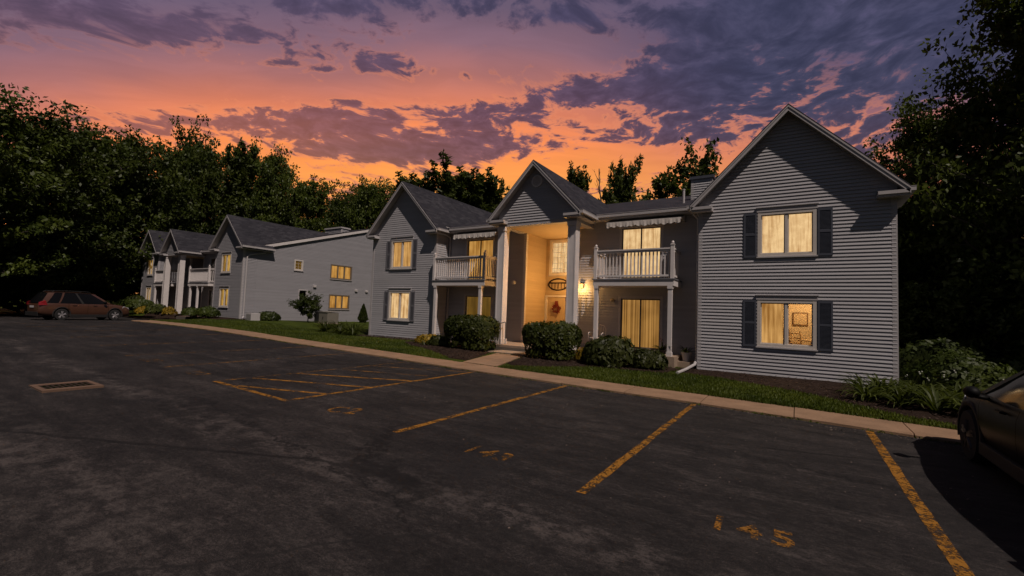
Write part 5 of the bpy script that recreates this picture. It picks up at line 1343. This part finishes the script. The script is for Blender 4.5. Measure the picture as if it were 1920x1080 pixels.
def car(name, label, X, Y, Z, D):
    root = empty(name, (X, Y, Z)); tag(root, label, 'car')
    pm = M[D['paint']]; L = D['L'] / 2; W = D['W'] / 2; hood, belt, cowl = D['hood'], D['belt'], D['cowl']
    T = lambda x, y, z: (X + x, Y + y, Z + z)
    # lower body: lofted sections, rear to front
    st = []
    for y, w, zb, zs, zc in D['st']:
        w *= W; h = zs - zb
        st.append((y, [(0, zb), (.78 * w, zb), (.93 * w, zb + .07), (.985 * w, zb + .30 * h), (w, zb + .52 * h), (.985 * w, zb + .74 * h), (.955 * w, zs - .05), (.90 * w, zs), (.5 * w, zc - .012), (0, zc)]))
    mb = MB(); P = []
    for y, pr in st:
        ring = [(-x, z) for x, z in reversed(pr[1:-1])]; full = pr + ring
        P += [T(x, y, z) for x, z in full]
    n = len(st[0][1]) * 2 - 2; F = [(i * n + j, i * n + (j + 1) % n, (i + 1) * n + (j + 1) % n, (i + 1) * n + j) for i in range(len(st) - 1) for j in range(n)]
    F += [tuple(range(n)), tuple(range((len(st) - 1) * n, len(st) * n))]
    mb.add(P, F)
    body = mb.build('body', pm, root, smooth=True)
    ss = body.modifiers.new('s', 'SUBSURF'); ss.levels = ss.render_levels = 2
    cut = MB()
    for wy in D['wheels']:
        for s in (-1, 1): cut.lathe(T(s * (W - .12), wy, D['wr'] + .01), [(D['wr'] + .055, -.2), (D['wr'] + .055, .25)] if s > 0 else [(D['wr'] + .055, -.25), (D['wr'] + .055, .2)], 32, 'x')
    co_ = cut.build('tmp', M['cladding'])
    bo = body.modifiers.new('b', 'BOOLEAN'); bo.object = co_; bo.operation = 'DIFFERENCE'; bo.solver = 'EXACT'
    dg = bpy.context.evaluated_depsgraph_get(); me = bpy.data.meshes.new_from_object(body.evaluated_get(dg))
    body.modifiers.clear(); old = body.data; body.data = me; bpy.data.meshes.remove(old); bpy.data.objects.remove(co_)
    for p in me.polygons: p.use_smooth = True
    # arch cladding and sills
    for wy in D['wheels']:
        for s in (-1, 1):
            mb = MB(); R0 = D['wr'] + .05; k = 16; P = []
            for i in range(k + 1):
                a = math.pi * (-.08 + 1.16 * i / k); c, q = math.cos(a), math.sin(a)
                for rr_, xo in ((R0, -.1), (R0, .012), (R0 + .055, .010), (R0 + .06, -.02)): P.append(T(s * (W * D.get('aw', .985) + xo), wy + rr_ * c, D['wr'] + .01 + rr_ * q))
            mb.add(P, [(4 * i + j, 4 * i + 4 + j, 4 * i + 5 + j, 4 * i + 1 + j) for i in range(k) for j in range(3)])
            mb.build('arch_trim', M['cladding'] if D['clad'] else pm, root, fix=False, smooth=True)
    for s in (-1, 1):
        mb = MB(); a, b = D['wheels'][0] + D['wr'] + .05, D['wheels'][1] - D['wr'] - .05; x0, x1 = sorted((s * (W - .06), s * (W + .004)))
        mb.add([T(x, y, z) for x in (x0, x1) for y in (a, b) for z in (.20, .36)], [(0, 1, 3, 2), (4, 6, 7, 5), (0, 4, 5, 1), (2, 3, 7, 6), (0, 2, 6, 4), (1, 5, 7, 3)])
        mb.build('sill_trim', M['cladding'], root, bevel=.015)
    # greenhouse: glass sides and ends, pillars and roof over it
    yb0, yb1, yr0, yr1, zb_, zr, wb, wr = D['gh']
    lerp = lambda a, b, t: a + (b - a) * t
    def S(side, s, t, off=0.):
        y = lerp(lerp(yb0, yb1, s), lerp(yr0, yr1, s), t); e = abs(2 * s - 1) ** 3
        x = lerp(wb - .06 * e, wr - .05 * e, t ** 1.15) + off; z = lerp(zb_ - .05, zr - .05 * e * (1 if s > .5 else .6), t) + off * .3
        return T(side * x, y, z)
    mb = MB(); m = 16
    for side in (-1, 1):
        P = [S(side, i / m, t) for i in range(m + 1) for t in (0, .5, 1)]
        mb.add(P, [(3 * i + j, 3 * i + 3 + j, 3 * i + 4 + j, 3 * i + 1 + j) for i in range(m) for j in range(2)])
    for s in (0, 1):
        P = []
        for k in range(7):
            f = k / 6
            for t in (0, .5, 1):
                a = Vector(S(-1, s, t)); b = Vector(S(1, s, t)); p = a.lerp(b, f); bow = .10 * (1 - (2 * f - 1) ** 2); p.y += bow if s else -bow * .6; P.append(tuple(p))
        mb.add(P, [(3 * i + j, 3 * i + 3 + j, 3 * i + 4 + j, 3 * i + 1 + j) for i in range(6) for j in range(2)])
    mb.build('window_glass', M['dark_glass'], root, fix=False, smooth=True)
    mb = MB(); P = []
    for i in range(m + 1):
        for k in range(9):
            f = k / 8; a = Vector(S(-1, i / m, .93, .007)); b = Vector(S(1, i / m, .93, .007)); p = a.lerp(b, f); q = 1 - abs(2 * f - 1) ** 2.6; p.z += .075 * q; e = abs(2 * i / m - 1) ** 4; p.y += (.07 if i > m / 2 else -.05) * q * e; P.append(tuple(p))
    mb.add(P, [(9 * i + j, 9 * i + 9 + j, 9 * i + 10 + j, 9 * i + 1 + j) for i in range(m) for j in range(8)])
    mb.build('roof', pm, root, fix=False, smooth=True)
    for side in (-1, 1):
        for s0, s1, q0, q1 in D['pillars']:
            mb = MB(); P = [S(side, lerp(a, b, t), t, .009) for t in (0, .25, .5, .75, .97) for a, b in ((s0, q0), (s1, q1))]
            mb.add(P, [(2 * i, 2 * i + 1, 2 * i + 3, 2 * i + 2) for i in range(4)])
            mb.build('pillar', pm, root, fix=False)
    for side in (-1, 1):
        for s0, s1 in D['bpillars']:
            mb = MB(); P = [S(side, s, t, .006) for t in (0, .5, .97) for s in (s0, s1)]; mb.add(P, [(0, 1, 3, 2), (2, 3, 5, 4)]); mb.build('window_post', M['cladding'], root, fix=False)
    # wheels
    for wy in D['wheels']:
        for s in (-1, 1):
            c = T(s * (W - .115), wy, D['wr']); w = D['wr']; h = .115
            mb = MB(); mb.lathe(c, [(w * .62, -h), (w * .93, -h), (w, -h * .6), (w, h * .6), (w * .93, h), (w * .62, h)], 30, 'x'); t = mb.build('tyre', M['tyre'], None, smooth=False)
            wh = empty('wheel', c); wh.parent = root; wh.location = Vector(c) - root.location
            t.data.transform(Matrix.Translation(-Vector(c))); t.parent = wh
            mb = MB(); o = s * .09; rr_ = w * .66
            mb.lathe((0, 0, 0), [(rr_, o - .03), (rr_, o + .02 * s), (rr_ * .9, o + .02 * s), (rr_ * .88, o - .02)] if s > 0 else [(rr_, o + .03), (rr_, o - .02), (rr_ * .9, o - .02), (rr_ * .88, o + .02)], 30, 'x')
            for i in range(5):
                a = 2 * math.pi * i / 5 + .3
                for da in (-.16, .16):
                    d0 = (math.cos(a), math.sin(a)); d1 = (math.cos(a + da), math.sin(a + da))
                    mb.tube([(o + s * .01, d0[0] * .05, d0[1] * .05), (o + s * .016, d1[0] * rr_ * .6, d1[1] * rr_ * .6), (o + s * .005, d1[0] * rr_ * .92, d1[1] * rr_ * .92)], [.034, .027, .03], 5)
            mb.lathe((0, 0, 0), [(.065, o - .02), (.065, o + s * .02), (.03, o + s * .03)], 14, 'x')
            mb.build('rim', M[D['rim']], None).parent = wh
            mb = MB(); mb.lathe((0, 0, 0), [(rr_ * .93, o - s * .06), (rr_ * .93, o - s * .05)], 24, 'x'); mb.build('brake_disc', M['core'], None).parent = wh
    # lights, mirrors, handles, seams, rails
    for s in (-1, 1):
        if D.get('tail'):
            mb = MB(); pts = [(s * (W * x), y, z) for x, y, z in D['tail']]; q = D['tail_vec']; mb.prism([T(*p) for p in pts], (s * q[0], q[1], q[2])); mb.build('tail_light', M['tail'], root, bevel=.012)
        mb = MB(); pts = [(s * (W * x), y, z) for x, y, z in D['headl']]; q = D['head_vec']; mb.prism([T(*p) for p in pts], (s * q[0], q[1], q[2])); mb.build('headlight', M['head'], root, bevel=.012)
        mb = MB(); my = D['mirror'][0]; mz = D['mirror'][1]
        mb.lathe(T(s * (W + .10), my, mz), [(.02, -.08), (.055, -.06), (.075, 0), (.065, .06), (.02, .10)], 12, 'y'); mb.tube([T(s * (W - .05), my + .06, mz - .07), T(s * (W + .06), my + .02, mz - .05)], .028, 6); mb.build('mirror', M['cladding2'], root, smooth=True)
        for y in D['handles']:
            mb = MB(); mb.tube([T(s * (W * .985), y - .1, belt - .13), T(s * (W * .985 + .03), y - .07, belt - .125), T(s * (W * .985 + .03), y + .07, belt - .125), T(s * (W * .985), y + .1, belt - .13)], .014, 6); mb.build('door_handle', pm, root)
        if D.get('rails'):
            mb = MB(); a, b = D['rails']; x = wr - .06; mb.tube([T(s * x, a, zr + .01), T(s * x, a + .12, zr + .075), T(s * x, (a + b) / 2, zr + .09), T(s * x, b - .12, zr + .075), T(s * x, b, zr + .01)], .02, 6); mb.build('roof_rail', M['cladding'], root)
    for s in (-1, 1):
        for y in D['seams']:
            mb = MB()
            mb.add([T(s * (W * .982 + .004), y - .005, .42), T(s * (W * .982 + .004), y + .005, .42), T(s * (W * .998 + .004), y + .005, .62), T(s * (W * .998 + .004), y - .005, .62), T(s * (W * .99 + .004), y + .005, belt - .16), T(s * (W * .99 + .004), y - .005, belt - .16), T(s * (W * .955 + .006), y + .005, belt - .05), T(s * (W * .955 + .006), y - .005, belt - .05)], [(0, 1, 2, 3), (3, 2, 4, 5), (5, 4, 6, 7)])
            mb.build('door_seam', M['core'], root, fix=False)
    mb = MB(); mb.prism([T(-.62 * W, L - .03, .30), T(.62 * W, L - .03, .30), T(.55 * W, L - .03, .50), T(-.55 * W, L - .03, .50)], (0, .035, 0)); mb.build('grille', M['cladding'], root, bevel=.01)
    mb = MB(); mb.prism([T(-.9 * W, -L + .02, .25), T(.9 * W, -L + .02, .25), T(.88 * W, -L + .0, .48), T(-.88 * W, -L + .0, .48)], (0, -.03, 0)); mb.build('bumper', M['cladding'] if D['clad'] else pm, root, bevel=.015)
    mb = MB(); mb.prism([T(-.26, -L - .012, .70), T(.26, -L - .012, .70), T(.26, -L - .012, .81), T(-.26, -L - .012, .81)], (0, -.012, 0)); mb.build('number_plate', M['trim'], root)
    root.rotation_euler = (0, 0, D.get('rot', 0)); root.scale = D.get('scale', (1, 1, 1))
    return root

M['brown_paint'] = paint('brown_car_paint', (.070, .030, .018), .9)
M['black_paint'] = paint('black_car_paint', (.003, .0028, .0028), .0, .35)
M['cladding2'] = pbr('satin_black', (.004, .004, .004), .6, spec=.15)
car('station_wagon', 'brown station wagon parked nose to the kerb at the far left of the lot', -38.1, 9.35, .155, dict(rot=R_(7), scale=(1, .95, 1.07),
    L=4.75, W=1.84, paint='brown_paint', hood=.98, belt=1.02, cowl=1.2, wr=.335, wheels=(-1.30, 1.42), rim='alloy', clad=True, aw=.98,
    st=[(-2.375, .80, .42, .80, .84), (-2.30, .92, .30, .98, 1.0), (-1.9, .985, .24, 1.02, 1.06), (-1.2, 1., .22, 1.02, 1.07), (0, 1., .21, 1.01, 1.06), (.9, 1., .21, .99, 1.04), (1.25, .995, .22, .965, 1.02), (1.9, .97, .24, .90, .965), (2.22, .90, .26, .80, .87), (2.375, .78, .32, .62, .68)],
    gh=(-2.28, 1.22, -1.92, .35, 1.02, 1.585, .875, .655), pillars=[(.955, 1., .90, 1.), (0, .075, 0, .13), (.225, .245, .29, .335)], bpillars=[(.55, .585)],
    tail=[(.955, -1.98, .86), (.945, -2.33, .84), (.90, -2.33, 1.0), (.93, -2.08, 1.12)], tail_vec=(-.06, -.04, 0), headl=[(.955, 1.80, .76), (.80, 2.27, .66), (.78, 2.24, .78), (.93, 1.86, .87)], head_vec=(-.04, .03, .01),
    mirror=(.78, 1.08), handles=(-.72, .32), seams=(-1.0, -.05, 1.02), rails=(-1.75, .15)))
car('parked_car', 'black car parked at the right edge of the photo, nose to the kerb', 2.74, 6.50, 0., dict(scale=(1, 1.05, .92),
    L=4.55, W=1.86, paint='black_paint', hood=.95, belt=.98, cowl=1.15, wr=.345, wheels=(-1.28, 1.40), rim='dark_alloy', clad=True, aw=.98,
    st=[(-2.275, .82, .42, .82, .86), (-2.18, .93, .30, .98, 1.0), (-1.8, .985, .25, 1.02, 1.06), (-1.1, 1., .22, 1.01, 1.06), (0, 1., .21, 1.0, 1.05), (.9, 1., .21, .98, 1.04), (1.2, .995, .22, .96, 1.03), (1.8, .97, .24, .91, .985), (2.1, .90, .26, .82, .89), (2.275, .78, .32, .64, .70)],
    gh=(-2.15, 1.30, -1.55, .30, 1.0, 1.54, .875, .64), pillars=[(.95, 1., .89, 1.), (0, .10, 0, .16), (.21, .235, .29, .34)], bpillars=[(.53, .565)],
    tail=[(.955, -1.90, .86), (.945, -2.23, .84), (.90, -2.23, 1.0), (.93, -2.0, 1.06)], tail_vec=(-.06, -.04, 0), headl=[(.955, 1.68, .78), (.80, 2.16, .68), (.78, 2.13, .80), (.93, 1.74, .88)], head_vec=(-.04, .03, .01),
    mirror=(.80, 1.00), handles=(-.70, .34), seams=(-.98, -.03, 1.0)))
